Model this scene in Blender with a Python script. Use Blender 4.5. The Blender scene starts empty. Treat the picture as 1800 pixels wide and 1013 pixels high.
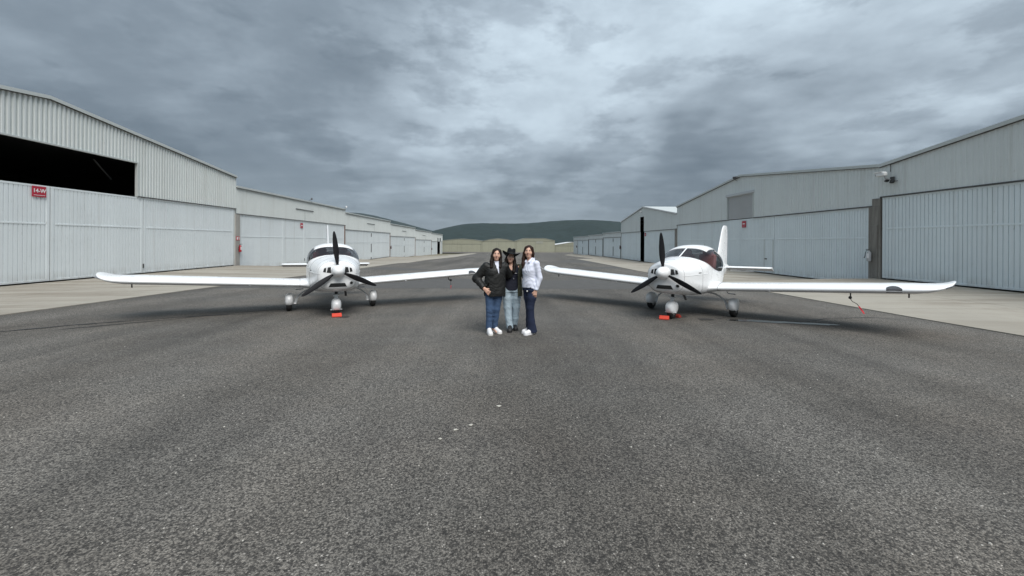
import bpy, math, random, functools
import numpy as np
from mathutils import Matrix, Vector
random.seed(7); np.random.seed(7)
PI = math.pi
SC = bpy.context.scene
COL = SC.collection

# ------------------------------------------------------------------ camera
SLOPE = 0.0176                      # the taxiway falls away from the camera
F_PX, EYE = 700.0, 1.55
cam_d = bpy.data.cameras.new('camera')
cam_d.sensor_width = 36.0
cam_d.lens = F_PX / 1800 * 36.0
cam_d.shift_y = -81.0 / 1800
cam_d.clip_start = 0.05
cam_d.clip_end = 20000
cam = bpy.data.objects.new('camera', cam_d); COL.objects.link(cam)
cam.matrix_world = (Matrix.Translation((0, 0, EYE)) @ Matrix.Rotation(-math.atan(18 / 700), 4, 'Z')
                    @ Matrix.Rotation(PI / 2, 4, 'X') @ Matrix.Rotation(0.0054, 4, 'Z'))
SC.camera = cam

# ------------------------------------------------------------------ sky, sun, exposure
SUN_EL, SUN_AZ = math.radians(52), math.radians(157)     # azimuth clockwise from +Y
SC.view_settings.view_transform = 'Standard'
SC.view_settings.look = 'None'
SC.view_settings.gamma = 1.0
SC.render.filter_size = 1.15
SC.cycles.use_denoising = True
SC.view_settings.exposure = 1.28
world = bpy.data.worlds.new('World'); SC.world = world; world.use_nodes = True

class NT:
    """small node-tree writer"""
    def __init__(s, tree):
        s.t = tree; s.n = tree.nodes; s.l = tree.links; s.n.clear()
    def node(s, typ, **kw):
        n = s.n.new(typ)
        for k, v in kw.items():
            if k.startswith('i_'):
                n.inputs[k[2:].replace('_', ' ')].default_value = v
            else: setattr(n, k, v)
        return n
    def put(s, sock, v):
        if isinstance(v, bpy.types.NodeSocket): s.l.new(v, sock)
        else: sock.default_value = v
    def math(s, op, a, b=0.0, c=0.0, clamp=False):
        n = s.n.new('ShaderNodeMath'); n.operation = op; n.use_clamp = clamp
        for i, v in enumerate((a, b, c)): s.put(n.inputs[i], v)
        return n.outputs[0]
    def vmath(s, op, a, b=(0, 0, 0)):
        n = s.n.new('ShaderNodeVectorMath'); n.operation = op
        s.put(n.inputs[0], a); s.put(n.inputs[1], b)
        return n.outputs['Value'] if op in ('DOT_PRODUCT', 'LENGTH') else n.outputs[0]
    def noise(s, vec, scale, detail=4.0, rough=0.55, dist=0.0, out='Fac'):
        n = s.n.new('ShaderNodeTexNoise')
        s.l.new(vec, n.inputs['Vector'])
        n.inputs['Scale'].default_value = scale; n.inputs['Detail'].default_value = detail
        n.inputs['Roughness'].default_value = rough; n.inputs['Distortion'].default_value = dist
        return n.outputs[out]
    def rng(s, v, a, b, c=0.0, d=1.0, smooth=False):
        n = s.n.new('ShaderNodeMapRange'); n.interpolation_type = 'SMOOTHSTEP' if smooth else 'LINEAR'
        for i, x in enumerate((v, a, b, c, d)): s.put(n.inputs[i], x)
        return n.outputs[0]
    def mix(s, f, a, b, mode='MIX'):
        n = s.n.new('ShaderNodeMix'); n.data_type = 'RGBA'; n.blend_type = mode
        s.put(n.inputs[0], f); s.put(n.inputs[6], a); s.put(n.inputs[7], b)
        return n.outputs[2]
    def scale(s, vec, sc):
        n = s.n.new('ShaderNodeMapping'); s.l.new(vec, n.inputs[0]); n.inputs['Scale'].default_value = sc
        return n.outputs[0]
    def ramp(s, v, stops):
        n = s.n.new('ShaderNodeValToRGB'); s.put(n.inputs[0], v); e = n.color_ramp.elements
        while len(e) < len(stops): e.new(0.5)
        for x, (p, c) in zip(e, stops): x.position = p; x.color = (*c, 1)
        return n.outputs[0]

w = NT(world.node_tree)
geo = w.node('ShaderNodeTexCoord').outputs['Generated']
dirn = w.vmath('NORMALIZE', geo)
sep = w.node('ShaderNodeSeparateXYZ'); w.l.new(dirn, sep.inputs[0])
dx, dy, dz = sep.outputs
zc = w.math('ADD', w.math('MAXIMUM', dz, 0.0), 0.10)
comb = w.node('ShaderNodeCombineXYZ')
w.put(comb.inputs[0], w.math('DIVIDE', dx, zc)); w.put(comb.inputs[1], w.math('DIVIDE', dy, zc)); w.put(comb.inputs[2], 0.0)
P = comb.outputs[0]                                           # position on the cloud deck
def lobe(az, el, r0, r1):
    a, e = math.radians(az), math.radians(el)
    v = (math.sin(a) * math.cos(e), math.cos(a) * math.cos(e), math.sin(e))
    d = w.vmath('DOT_PRODUCT', WARP, v)
    return w.rng(d, math.cos(math.radians(r1)), math.cos(math.radians(r0)), 0, 1, smooth=True)
WN = w.noise(P, 0.9, 3, 0.6, out='Color')
WARP = w.vmath('NORMALIZE', w.vmath('ADD', dirn, w.vmath('MULTIPLY', w.vmath('SUBTRACT', WN, (0.5, 0.5, 0.5)), (0.5, 0.5, 0.5))))
DQ = w.scale(dirn, (1.0, 1.0, 2.1))                           # flattened puffs
n_big = w.noise(P, 0.42, 3, 0.5, 0.2)
n_mid = w.noise(DQ, 2.6, 7, 0.60, 0.15)
n_str = w.noise(w.scale(P, (0.45, 1.3, 1)), 1.2, 5, 0.60, 0.0)
n_fin = w.noise(DQ, 11.0, 4, 0.60, 0.0)
b = w.math('ADD', w.math('MULTIPLY', w.math('SUBTRACT', n_big, 0.5), 0.50), 0.50)
b = w.math('ADD', b, w.math('MULTIPLY', w.math('SUBTRACT', n_mid, 0.5), 0.85))
b = w.math('ADD', b, w.math('MULTIPLY', w.math('SUBTRACT', n_str, 0.5), 0.40))
b = w.math('ADD', b, w.math('MULTIPLY', w.math('SUBTRACT', n_fin, 0.5), 0.38))
puff = w.noise(w.scale(dirn, (1.0, 1.0, 2.6)), 4.4, 7, 0.60, 0.1)
b = w.math('SUBTRACT', b, w.rng(puff, 0.50, 0.62, 0.0, 0.20, smooth=True))          # scud below the deck
wsp = w.node('ShaderNodeSeparateXYZ'); w.l.new(WARP, wsp.inputs[0])
b = w.math('SUBTRACT', b, w.rng(wsp.outputs[2], 0.08, 0.30, 0.33, 0.0, smooth=True))  # the deck thickens towards the horizon
def add_lobe(b, k, *a): return w.math('ADD', b, w.math('MULTIPLY', lobe(*a), k))
b = add_lobe(b, 0.37, 3, 17, 6, 27)            # the thin bright deck ahead
b = add_lobe(b, 0.42, 45, 25, 6, 24)
b = add_lobe(b, 0.12, 24, 30, 4, 20)
b = add_lobe(b, 0.14, -30, 10, 4, 16)
b = add_lobe(b, -0.22, -40, 27, 12, 28)        # heavy mass on the left
b = add_lobe(b, -0.20, 34, 9, 3, 16)          # dark shelf on the right
b = w.math('ADD', w.math('MULTIPLY', w.math('SUBTRACT', b, 0.5), 0.70), 0.5)
colr = w.ramp(b, [(0.0, (0.052, 0.069, 0.087)), (0.36, (0.094, 0.118, 0.142)), (0.60, (0.155, 0.190, 0.223)), (0.86, (0.243, 0.294, 0.338)), (1.0, (0.265, 0.318, 0.362))])
# overcast decks brighten towards the zenith; boosted overhead, unseen, to light the ground
zen = w.math('ADD', w.math('MULTIPLY', w.math('POWER', w.math('MAXIMUM', dz, 0.0), 3.2), 2.1), 0.95)
zc3 = w.node('ShaderNodeCombineColor'); w.put(zc3.inputs[0], w.math('MULTIPLY', zen, 1.02)); w.put(zc3.inputs[1], zen); w.put(zc3.inputs[2], w.math('MULTIPLY', zen, 0.98))
colr = w.mix(1.0, colr, zc3.outputs[0], 'MULTIPLY')
low = w.rng(dz, 0.0, 0.14, 1.0, 0.0, smooth=True)
colr = w.mix(w.math('MULTIPLY', low, 0.50), colr, (0.084, 0.107, 0.132, 1))
sky = w.node('ShaderNodeTexSky', sky_type='NISHITA', sun_disc=False)
sky.sun_elevation = SUN_EL; sky.sun_rotation = SUN_AZ
skyc = w.mix(1.0, sky.outputs[0], (0.05, 0.05, 0.05, 1), 'MULTIPLY')
colr = w.mix(0.94, skyc, colr)                    # nearly closed cloud over the clear sky
bg = w.node('ShaderNodeBackground'); w.l.new(colr, bg.inputs[0]); bg.inputs[1].default_value = 1.0
world.cycles.sampling_method = 'MANUAL'; world.cycles.sample_map_resolution = 256
wo = w.node('ShaderNodeOutputWorld'); w.l.new(bg.outputs[0], wo.inputs[0])

sun_d = bpy.data.lights.new('sun', 'SUN'); sun_d.energy = 1.5; sun_d.angle = math.radians(40); sun_d.color = (1.0, 0.965, 0.92)
sun = bpy.data.objects.new('sun', sun_d); COL.objects.link(sun)
sdir = Vector((math.sin(SUN_AZ) * math.cos(SUN_EL), math.cos(SUN_AZ) * math.cos(SUN_EL), math.sin(SUN_EL)))
sun.rotation_euler = sdir.to_track_quat('Z', 'Y').to_euler()
sun.location = (0, 0, 60)

# ------------------------------------------------------------------ materials
MATS = {}
def new_mat(name):
    m = bpy.data.materials.new(name); m.use_nodes = True; MATS[name] = m
    return m, NT(m.node_tree)
def finish(t, color, rough=0.5, metal=0.0, bump=None, bump_d=0.002, spec=0.5, coat=0.0):
    p = t.node('ShaderNodeBsdfPrincipled')
    t.put(p.inputs['Base Color'], color); t.put(p.inputs['Roughness'], rough); t.put(p.inputs['Metallic'], metal)
    p.inputs['Specular IOR Level'].default_value = spec
    if coat: p.inputs['Coat Weight'].default_value = coat; p.inputs['Coat Roughness'].default_value = 0.06
    if bump is not None:
        bn = t.node('ShaderNodeBump'); t.put(bn.inputs['Height'], bump); bn.inputs['Distance'].default_value = bump_d
        bn.inputs['Strength'].default_value = 1.0; t.l.new(bn.outputs[0], p.inputs['Normal'])
    o = t.node('ShaderNodeOutputMaterial'); t.l.new(p.outputs[0], o.inputs[0])
    return p
def c4(c, k=1.0): return (c[0] * k, c[1] * k, c[2] * k, 1)
def simple(name, c, rough=0.5, var=0.12, scale=8.0, metal=0.0, bump=0.0, spec=0.5, coat=0.0, bscale=None):
    m, t = new_mat(name)
    v = t.node('ShaderNodeTexCoord').outputs['Object']
    n = t.noise(v, scale, 5, 0.6)
    col = t.mix(n, c4(c, 1 - var), c4(c, 1 + var))
    finish(t, col, rough, metal, t.noise(v, bscale or scale * 6, 4) if bump else None, bump, spec, coat)
    return m
def sheet_metal(name, c, dirt=(0.30, 0.27, 0.22), dirt_amt=0.35, rough=0.55):
    m, t = new_mat(name)
    v = t.node('ShaderNodeTexCoord').outputs['Object']
    streak = t.noise(t.scale(v, (2.6, 2.6, 0.10)), 1.0, 6, 0.62)
    blot = t.noise(t.scale(v, (0.5, 0.5, 0.7)), 1.0, 6, 0.65)
    fine = t.noise(t.scale(v, (14, 14, 5)), 1.0, 4, 0.6)
    sheetv = t.noise(t.scale(v, (0.55, 0.55, 0.0)), 1.0, 1, 0.5)
    col = t.mix(sheetv, c4(c, 0.93), c4(c, 1.05))
    col = t.mix(t.rng(blot, 0.42, 0.75, 0, 0.30), col, c4(c, 0.80))
    col = t.mix(t.rng(streak, 0.55, 0.78, 0, dirt_amt), col, (*dirt, 1))
    col = t.mix(t.rng(fine, 0.64, 0.74, 0, 0.30), col, (*dirt, 1))
    sep = t.node('ShaderNodeSeparateXYZ'); t.l.new(v, sep.inputs[0])
    splash = t.math('MULTIPLY', t.rng(sep.outputs[2], 0.0, 0.5, 1, 0), t.rng(t.noise(t.scale(v, (3, 3, 1)), 1.0, 4), 0.35, 0.7, 0, 0.5))
    col = t.mix(splash, col, (*dirt, 1))
    finish(t, col, t.rng(blot, 0.3, 0.7, rough - 0.08, rough + 0.12), 0.0, t.noise(t.scale(v, (1.3, 1.3, 0.7)), 1.0, 3), 0.012)
    return m
sheet_metal('siding', (0.655, 0.690, 0.680), dirt_amt=0.26)
sheet_metal('door_paint', (0.735, 0.80, 0.82), dirt_amt=0.22)
sheet_metal('door_paint_white', (0.72, 0.765, 0.78), dirt_amt=0.30)
sheet_metal('far_siding', (0.275, 0.278, 0.215), dirt=(0.14, 0.13, 0.09), dirt_amt=0.5)
sheet_metal('far_roof', (0.27, 0.275, 0.235), dirt=(0.17, 0.16, 0.12), dirt_amt=0.4)
sheet_metal('white_roof', (0.66, 0.67, 0.67), dirt_amt=0.2)
sheet_metal('shutter_metal', (0.50, 0.52, 0.535), dirt_amt=0.2)
simple('trim', (0.50, 0.53, 0.52), 0.5, 0.08)
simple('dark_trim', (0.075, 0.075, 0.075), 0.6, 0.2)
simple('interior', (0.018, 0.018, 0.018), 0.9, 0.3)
simple('rust_steel', (0.20, 0.13, 0.11), 0.7, 0.35, 5)
simple('black_rubber', (0.012, 0.012, 0.012), 0.8, 0.2)
simple('black_plastic', (0.016, 0.017, 0.018), 0.45, 0.2)
simple('prop_black', (0.010, 0.010, 0.012), 0.5, 0.2, 6, spec=0.25)
simple('sign_red', (0.42, 0.022, 0.045), 0.45, 0.12, 12)
simple('sign_white', (0.75, 0.74, 0.74), 0.5, 0.05)
simple('ext_red', (0.36, 0.015, 0.025), 0.30, 0.15)
simple('ext_dark', (0.05, 0.014, 0.014), 0.5, 0.2)
simple('ext_pale', (0.42, 0.43, 0.44), 0.35, 0.15)
simple('chock_orange', (0.60, 0.055, 0.028), 0.55, 0.12, 20)
simple('chock_dark', (0.30, 0.03, 0.018), 0.6, 0.2, 20)
simple('ribbon_red', (0.52, 0.02, 0.035), 0.7, 0.15, 30)
simple('steel', (0.42, 0.42, 0.43), 0.35, 0.12, 8, metal=0.7)
simple('cam_white', (0.72, 0.72, 0.71), 0.4, 0.04)
simple('seat_red', (0.17, 0.055, 0.055), 0.75, 0.2, 14)
simple('cockpit_dark', (0.24, 0.22, 0.21), 0.7, 0.2)
simple('leg_white', (0.66, 0.68, 0.69), 0.38, 0.05)
simple('light_lens', (0.055, 0.055, 0.058), 0.18, 0.5, 25, spec=0.5)
# aircraft paint: glossy white with faint dirt
m, t = new_mat('aircraft_white')
v = t.node('ShaderNodeTexCoord').outputs['Object']
d1 = t.noise(t.scale(v, (1, 1, 1)), 2.2, 6, 0.65)
col = t.mix(t.rng(d1, 0.5, 0.85, 0, 0.35), (0.80, 0.81, 0.815, 1), (0.70, 0.71, 0.705, 1))
finish(t, col, t.rng(d1, 0.3, 0.8, 0.22, 0.42), 0.0, None, spec=0.45, coat=0.25)
# canopy glass: thin tinted shell
m, t = new_mat('canopy_glass')
fr = t.node('ShaderNodeFresnel'); fr.inputs[0].default_value = 1.45
tr = t.node('ShaderNodeBsdfTransparent'); tr.inputs[0].default_value = (0.92, 0.92, 0.92, 1)
gl = t.node('ShaderNodeBsdfGlossy'); gl.inputs['Roughness'].default_value = 0.03; gl.inputs[0].default_value = (0.9, 0.92, 0.94, 1)
mx = t.node('ShaderNodeMixShader'); t.put(mx.inputs[0], t.math('MULTIPLY', fr.outputs[0], 0.9, clamp=True)); t.l.new(tr.outputs[0], mx.inputs[1]); t.l.new(gl.outputs[0], mx.inputs[2])
o = t.node('ShaderNodeOutputMaterial'); t.l.new(mx.outputs[0], o.inputs[0])
# concrete
def concrete(name, c, dark, stain=0.5, streak_axis=(0.10, 1.4, 1)):
    m, t = new_mat(name)
    v = t.node('ShaderNodeTexCoord').outputs['Object']
    big = t.noise(v, 0.22, 7, 0.62); st = t.noise(t.scale(v, streak_axis), 1.0, 7, 0.66, 0.3); fine = t.noise(v, 30, 5, 0.7)
    mid = t.noise(v, 2.1, 7, 0.68)
    col = t.mix(t.rng(big, 0.35, 0.72), c4(c, 1.08), c4(c, 0.86))
    sx = t.node('ShaderNodeSeparateXYZ'); t.l.new(v, sx.inputs[0])
    worn = t.rng(t.math('ADD', t.math('ABSOLUTE', sx.outputs[0]), t.math('MULTIPLY', big, 3.0)), 12.6, 15.2, 0.30, 1.0) if name == 'apron_concrete' else 1.0   # traffic keeps the outer strip clean
    col = t.mix(t.math('MULTIPLY', t.rng(st, 0.43, 0.64, 0, stain), worn), col, (*dark, 1))
    col = t.mix(t.math('MULTIPLY', t.rng(mid, 0.52, 0.80, 0, stain * 0.7), worn), col, (*dark, 1))
    col = t.mix(t.rng(fine, 0.3, 0.8, 0, 0.35), col, c4(c, 0.72))
    finish(t, col, 0.85, 0.0, fine, 0.004, spec=0.3)
concrete('apron_concrete', (0.34, 0.315, 0.268), (0.165, 0.132, 0.098), 0.85)
concrete('pillar_concrete', (0.285, 0.270, 0.245), (0.085, 0.075, 0.062), 0.75, (1.6, 1.6, 0.16))
concrete('pillar_pale', (0.38, 0.365, 0.34), (0.20, 0.18, 0.16), 0.5, (1.6, 1.6, 0.16))
# asphalt
m, t = new_mat('asphalt')
v = t.node('ShaderNodeTexCoord').outputs['Object']
vo = t.node('ShaderNodeTexVoronoi'); t.l.new(t.vmath('ADD', v, t.vmath('MULTIPLY', t.noise(v, 60, 2, out='Color'), (0.012, 0.012, 0.0))), vo.inputs['Vector']); vo.inputs['Scale'].default_value = 104.0
sepc = t.node('ShaderNodeSeparateColor'); t.l.new(vo.outputs['Color'], sepc.inputs[0])
stone = t.ramp(sepc.outputs[0], [(0.0, (0.026, 0.024, 0.022)), (0.18, (0.088, 0.082, 0.074)), (0.42, (0.176, 0.163, 0.145)), (0.95, (0.232, 0.216, 0.192)), (0.99, (0.28, 0.265, 0.24)), (1.0, (0.48, 0.45, 0.41))])
clump = t.noise(v, 45, 4, 0.62)
binder = t.math('MULTIPLY', t.rng(vo.outputs['Distance'], 0.35, 0.75, 0, 1), 0.75)
col = t.mix(binder, stone, (0.036, 0.034, 0.031, 1))
col = t.mix(t.rng(clump, 0.50, 0.60, 0, 0.72), col, (0.030, 0.028, 0.026, 1))
big = t.noise(v, 0.16, 6, 0.6); lane = t.noise(t.scale(v, (0.62, 0.030, 1)), 1.0, 5, 0.60, 0.2); mid = t.noise(v, 1.3, 6, 0.62)
k = t.math('ADD', t.rng(big, 0.3, 0.7, 0.84, 1.14), t.rng(lane, 0.32, 0.68, -0.34, 0.24))
k = t.math('ADD', k, t.rng(mid, 0.3, 0.7, -0.10, 0.10))
kk = t.node('ShaderNodeCombineColor'); [t.put(kk.inputs[i], k) for i in range(3)]
col = t.mix(1.0, col, kk.outputs[0], 'MULTIPLY')
warm = t.noise(v, 0.45, 4); col = t.mix(t.rng(warm, 0.4, 0.75, 0, 0.5), col, t.mix(1.0, col, (1.10, 1.0, 0.90, 1), 'MULTIPLY'))
hgt = t.math('ADD', t.math('MULTIPLY', vo.outputs['Distance'], -0.6), t.math('MULTIPLY', clump, -1.0))
finish(t, col, 0.82, 0.0, hgt, 0.007, spec=0.35)
simple('asphalt_patch', (0.075, 0.072, 0.068), 0.85, 0.35, 3, bump=0.004, bscale=70)
simple('crack_sealant', (0.022, 0.022, 0.023), 0.6, 0.3, 8)
simple('oil_stain', (0.038, 0.036, 0.034), 0.55, 0.35, 6)
simple('asphalt_pale', (0.105, 0.103, 0.098), 0.9, 0.3, 0.7)
simple('dry_ground', (0.16, 0.145, 0.095), 0.95, 0.35, 0.08)
simple('stone_pale', (0.42, 0.40, 0.36), 0.8, 0.25, 40)
simple('paint_fleck', (0.44, 0.42, 0.37), 0.8, 0.15, 60)
# hill: dense dark scrub
m, t = new_mat('hill_scrub')
v = t.node('ShaderNodeTexCoord').outputs['Object']
n1 = t.noise(v, 0.0035, 8, 0.62); n2 = t.noise(v, 0.02, 6, 0.7)
col = t.mix(n1, (0.016, 0.028, 0.030, 1), (0.034, 0.052, 0.050, 1)); col = t.mix(t.rng(n2, 0.42, 0.62, 0, 0.75), col, (0.014, 0.024, 0.020, 1))
finish(t, col, 0.95, spec=0.1)
# puddle
m, t = new_mat('puddle_water')
v = t.node('ShaderNodeTexCoord').outputs['Object']
finish(t, (0.030, 0.030, 0.030, 1), 0.10, 0.0, t.noise(v, 9, 2), 0.0006, spec=0.6)

# ------------------------------------------------------------------ object helpers
def tag(o, label=None, cat=None, group=None, kind=None):
    if label: o['label'] = label
    if cat: o['category'] = cat
    if group: o['group'] = group
    if kind: o['kind'] = kind
    return o
def empty(name, loc=(0, 0, 0), rz=0.0):
    o = bpy.data.objects.new(name, None); COL.objects.link(o); o.empty_display_size = 0.3
    o.location = loc; o.rotation_euler = (0, 0, rz)
    return o
def link(name, me, mat, parent=None, smooth=False, autosmooth=None):
    o = bpy.data.objects.new(name, me); COL.objects.link(o)
    if mat and not me.materials: me.materials.append(MATS[mat])
    if smooth:
        me.polygons.foreach_set('use_smooth', [True] * len(me.polygons)); me.set_sharp_from_angle(angle=math.radians(smooth if smooth > 1 else 42))
    if parent: o.parent = parent
    return o
class MB:
    """collects polygons for one mesh"""
    def __init__(s): s.v = []; s.f = []
    def add(s, vs, fs):
        b = len(s.v); s.v += [tuple(map(float, p)) for p in vs]; s.f += [tuple(b + i for i in q) for q in fs]; return s
    def box(s, x0, x1, y0, y1, z0, z1, bev=0.0):
        if x0 > x1: x0, x1 = x1, x0
        if y0 > y1: y0, y1 = y1, y0
        if bev <= 0:
            V = [(x, y, z) for z in (z0, z1) for y in (y0, y1) for x in (x0, x1)]
            return s.add(V, [(0, 2, 3, 1), (4, 5, 7, 6), (0, 1, 5, 4), (2, 6, 7, 3), (0, 4, 6, 2), (1, 3, 7, 5)])
        b = min(bev, (x1 - x0) / 2.01, (y1 - y0) / 2.01, (z1 - z0) / 2.01)
        V = []; idx = {}
        for i in (0, 1):
            for j in (0, 1):
                for k in (0, 1):
                    X, Y, Z = (x0, x1)[i], (y0, y1)[j], (z0, z1)[k]
                    bx, by, bz = (b, -b)[i], (b, -b)[j], (b, -b)[k]
                    for a, q in enumerate(((X, Y + by, Z + bz), (X + bx, Y, Z + bz), (X + bx, Y + by, Z))):
                        idx[i, j, k, a] = len(V); V.append(q)
        F = []
        def I(i, j, k, a): return idx[i, j, k, a]
        for i in (0, 1): F.append([I(i, 0, 0, 0), I(i, 1, 0, 0), I(i, 1, 1, 0), I(i, 0, 1, 0)][::(1 if i else -1)])
        for j in (0, 1): F.append([I(0, j, 0, 1), I(1, j, 0, 1), I(1, j, 1, 1), I(0, j, 1, 1)][::(-1 if j else 1)])
        for k in (0, 1): F.append([I(0, 0, k, 2), I(1, 0, k, 2), I(1, 1, k, 2), I(0, 1, k, 2)][::(1 if k else -1)])
        for j in (0, 1):
            for k in (0, 1): F.append([I(0, j, k, 1), I(1, j, k, 1), I(1, j, k, 2), I(0, j, k, 2)])
        for i in (0, 1):
            for k in (0, 1): F.append([I(i, 0, k, 0), I(i, 1, k, 0), I(i, 1, k, 2), I(i, 0, k, 2)])
        for i in (0, 1):
            for j in (0, 1): F.append([I(i, j, 0, 0), I(i, j, 1, 0), I(i, j, 1, 1), I(i, j, 0, 1)])
        for i in (0, 1):
            for j in (0, 1):
                for k in (0, 1): F.append([I(i, j, k, 0), I(i, j, k, 1), I(i, j, k, 2)])
        return s.add(V, F)
    def tube(s, pts, rad, n=10, cap=True, flat=1.0):
        pts = [Vector(p) for p in pts]; rad = rad if isinstance(rad, (list, tuple)) else [rad] * len(pts)
        V = []; F = []
        for i, p in enumerate(pts):
            d = (pts[min(i + 1, len(pts) - 1)] - pts[max(i - 1, 0)]).normalized()
            up = Vector((0, 0, 1)) if abs(d.z) < 0.9 else Vector((0, 1, 0))
            a = d.cross(up).normalized(); c = a.cross(d).normalized()
            for k in range(n):
                t = 2 * PI * k / n; V.append(p + (a * math.cos(t) + c * math.sin(t) * flat) * rad[i])
        for i in range(len(pts) - 1):
            for k in range(n):
                q = (k + 1) % n; F.append((i * n + k, i * n + q, (i + 1) * n + q, (i + 1) * n + k))
        if cap: F.append(tuple(range(n))[::-1]); F.append(tuple((len(pts) - 1) * n + k for k in range(n)))
        return s.add(V, F)
    def lathe(s, prof, axis='Z', c=(0, 0, 0), n=24, sx=1.0, sy=1.0):
        """prof: list of (radius, height)"""
        V = []; F = []
        for r, h in prof:
            for k in range(n):
                t = 2 * PI * k / n; a, b_ = r * math.cos(t) * sx, r * math.sin(t) * sy
                V.append({'Z': (c[0] + a, c[1] + b_, c[2] + h), 'Y': (c[0] + a, c[1] + h, c[2] + b_), 'X': (c[0] + h, c[1] + a, c[2] + b_)}[axis])
        for i in range(len(prof) - 1):
            for k in range(n):
                q = (k + 1) % n; F.append((i * n + k, i * n + q, (i + 1) * n + q, (i + 1) * n + k))
        F.append(tuple(range(n))[::-1]); F.append(tuple((len(prof) - 1) * n + k for k in range(n)))
        return s.add(V, F)
    def prism(s, poly, y0, y1):
        """polygon in x,z extruded along y"""
        n = len(poly); V = [(x, y0, z) for x, z in poly] + [(x, y1, z) for x, z in poly]
        F = [tuple(range(n)), tuple(range(n, 2 * n))[::-1]] + [(i, i + n, (i + 1) % n + n, (i + 1) % n) for i in range(n)]
        return s.add(V, F)
    def mesh(s, name='mesh', fix=True):
        me = bpy.data.meshes.new(name); me.from_pydata(s.v, [], s.f); me.update()
        if fix:
            import bmesh
            bm = bmesh.new(); bm.from_mesh(me); bmesh.ops.recalc_face_normals(bm, faces=bm.faces); bm.to_mesh(me); bm.free()
        return me
    def build(s, name, mat, parent=None, smooth=False, fix=True):
        return link(name, s.mesh(name, fix), mat, parent, smooth)
def copy_tree(o, parent=None):
    c = o.copy(); COL.objects.link(c)
    if parent: c.parent = parent
    for ch in o.children: copy_tree(ch, c)
    return c
def gz(y): return -SLOPE * y if y < 230 else -SLOPE * 230
# ------------------------------------------------------------------ ground, taxiway, aprons
def strip(name, xs, ys, zf, mat):
    V = [(x, y, zf(x, y)) for y in ys for x in xs]; n = len(xs)
    F = [(j * n + i, j * n + i + 1, (j + 1) * n + i + 1, (j + 1) * n + i) for j in range(len(ys) - 1) for i in range(n - 1)]
    me = bpy.data.meshes.new(name); me.from_pydata(V, [], F); me.update()
    return link(name, me, mat)
tag(strip('ground', [-6000, -400, -60, 0, 60, 400, 6000], [-300, -60, 0, 60, 140, 230, 600, 1500, 9000], lambda x, y: gz(y) - 0.25, 'dry_ground'), kind='structure')
XL, XR = -20.5, 19.0
LEFT = [(5.8, 31.2, -0.38), (31.2, 52.65, -0.83), (52.65, 73.7, -1.30), (73.7, 94.9, -1.85), (94.9, 116.6, -2.40), (116.6, 138.2, -2.90)]
RIGHT = [(-3.5, 19.5, -0.20), (19.5, 42.7, -0.62), (42.7, 62.9, -1.02), (62.9, 74.2, -1.05), (74.2, 86.6, -1.17), (86.6, 105.0, -1.42)]
def floor_at(rows, y):
    z = rows[-1][2]
    for a, b_, fz in rows:
        if y < b_ + 0.15: return fz
    return z
def smooth01(t): t = min(1, max(0, t)); return t * t * (3 - 2 * t)
def apron(name, rows, k, xw, edge, side):
    y0, y1, fz = rows[k]
    y0 = y0 + (0.15 if k else -14.0); y1 = y1 + 0.15
    root = empty(name, (0, 0, 0)); tag(root, kind='structure')
    ny = max(1, round((y1 - y0) / 4.6)); nx = 2
    gap = 0.012
    prevf = rows[k - 1][2] if k else fz
    for j in range(ny):
        a, b_ = y0 + (y1 - y0) * j / ny, y0 + (y1 - y0) * (j + 1) / ny
        for i in range(nx):
            V = []; m = 6; top = []
            for jj in range(m + 1):
                y = a + (b_ - a) * jj / m; y = min(max(y, a + gap), b_ - gap)
                for ii in range(m + 1):
                    u = (i + ii / m) / nx; e = edge(y)
                    x = e + (xw - e) * u
                    if i > 0 and ii == 0: x += side * gap
                    if i < nx - 1 and ii == m: x -= side * gap
                    fl = fz
                    if k and y - y0 < 1.2: fl = prevf + (fz - prevf) * smooth01((y - y0) / 1.2)      # short ramp down from the bay before
                    z = (gz(y) + 0.02) * (1 - smooth01(u)) + fl * smooth01(u)
                    V.append((x, y, z))
            n = m + 1; F = [(q * n + p, q * n + p + 1, (q + 1) * n + p + 1, (q + 1) * n + p) for q in range(m) for p in range(m)]
            ring = [p for p in range(m + 1)] + [q * n + m for q in range(1, m + 1)] + [m * n + p for p in range(m - 1, -1, -1)] + [q * n for q in range(m - 1, 0, -1)]
            base = len(V); V += [(V[r][0], V[r][1], V[r][2] - 0.16) for r in ring]
            for q in range(len(ring)): F.append((ring[q], ring[(q + 1) % len(ring)], base + (q + 1) % len(ring), base + q))
            MB().add(V, F).build('slab', 'apron_concrete', root, smooth=30)
            # dark joint filler just below the slab tops
    # bed that fills the joints
    V = []; ys = [y0 + (y1 - y0) * q / 12 for q in range(13)]
    for y in ys:
        for ii in range(9):
            u = ii / 8; e = edge(y); fl = fz
            if k and y - y0 < 1.2: fl = prevf + (fz - prevf) * smooth01((y - y0) / 1.2)
            V.append((e + (xw - e) * u, y, (gz(y) + 0.02) * (1 - smooth01(u)) + fl * smooth01(u) - 0.03))
    F = [(q * 9 + p, q * 9 + p + 1, (q + 1) * 9 + p + 1, (q + 1) * 9 + p) for q in range(12) for p in range(8)]
    MB().add(V, F).build('joint_bed', 'crack_sealant', root)
def lin(pts):
    def fn(y):
        if y <= pts[0][0]: return pts[0][1]
        for (a, u), (b_, v) in zip(pts, pts[1:]):
            if y <= b_: return u + (v - u) * (y - a) / (b_ - a)
        return pts[-1][1]
    return fn
def lsp_(a, b, n): return [a + (b - a) * i / n for i in range(n + 1)]
edgeL = lin([(5, -11.15), (15, -11.25), (29, -10.75), (42.7, -10.8), (42.71, -10.0), (54, -10.05), (72, -8.6), (95, -8.4), (140, -8.4)])
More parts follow.
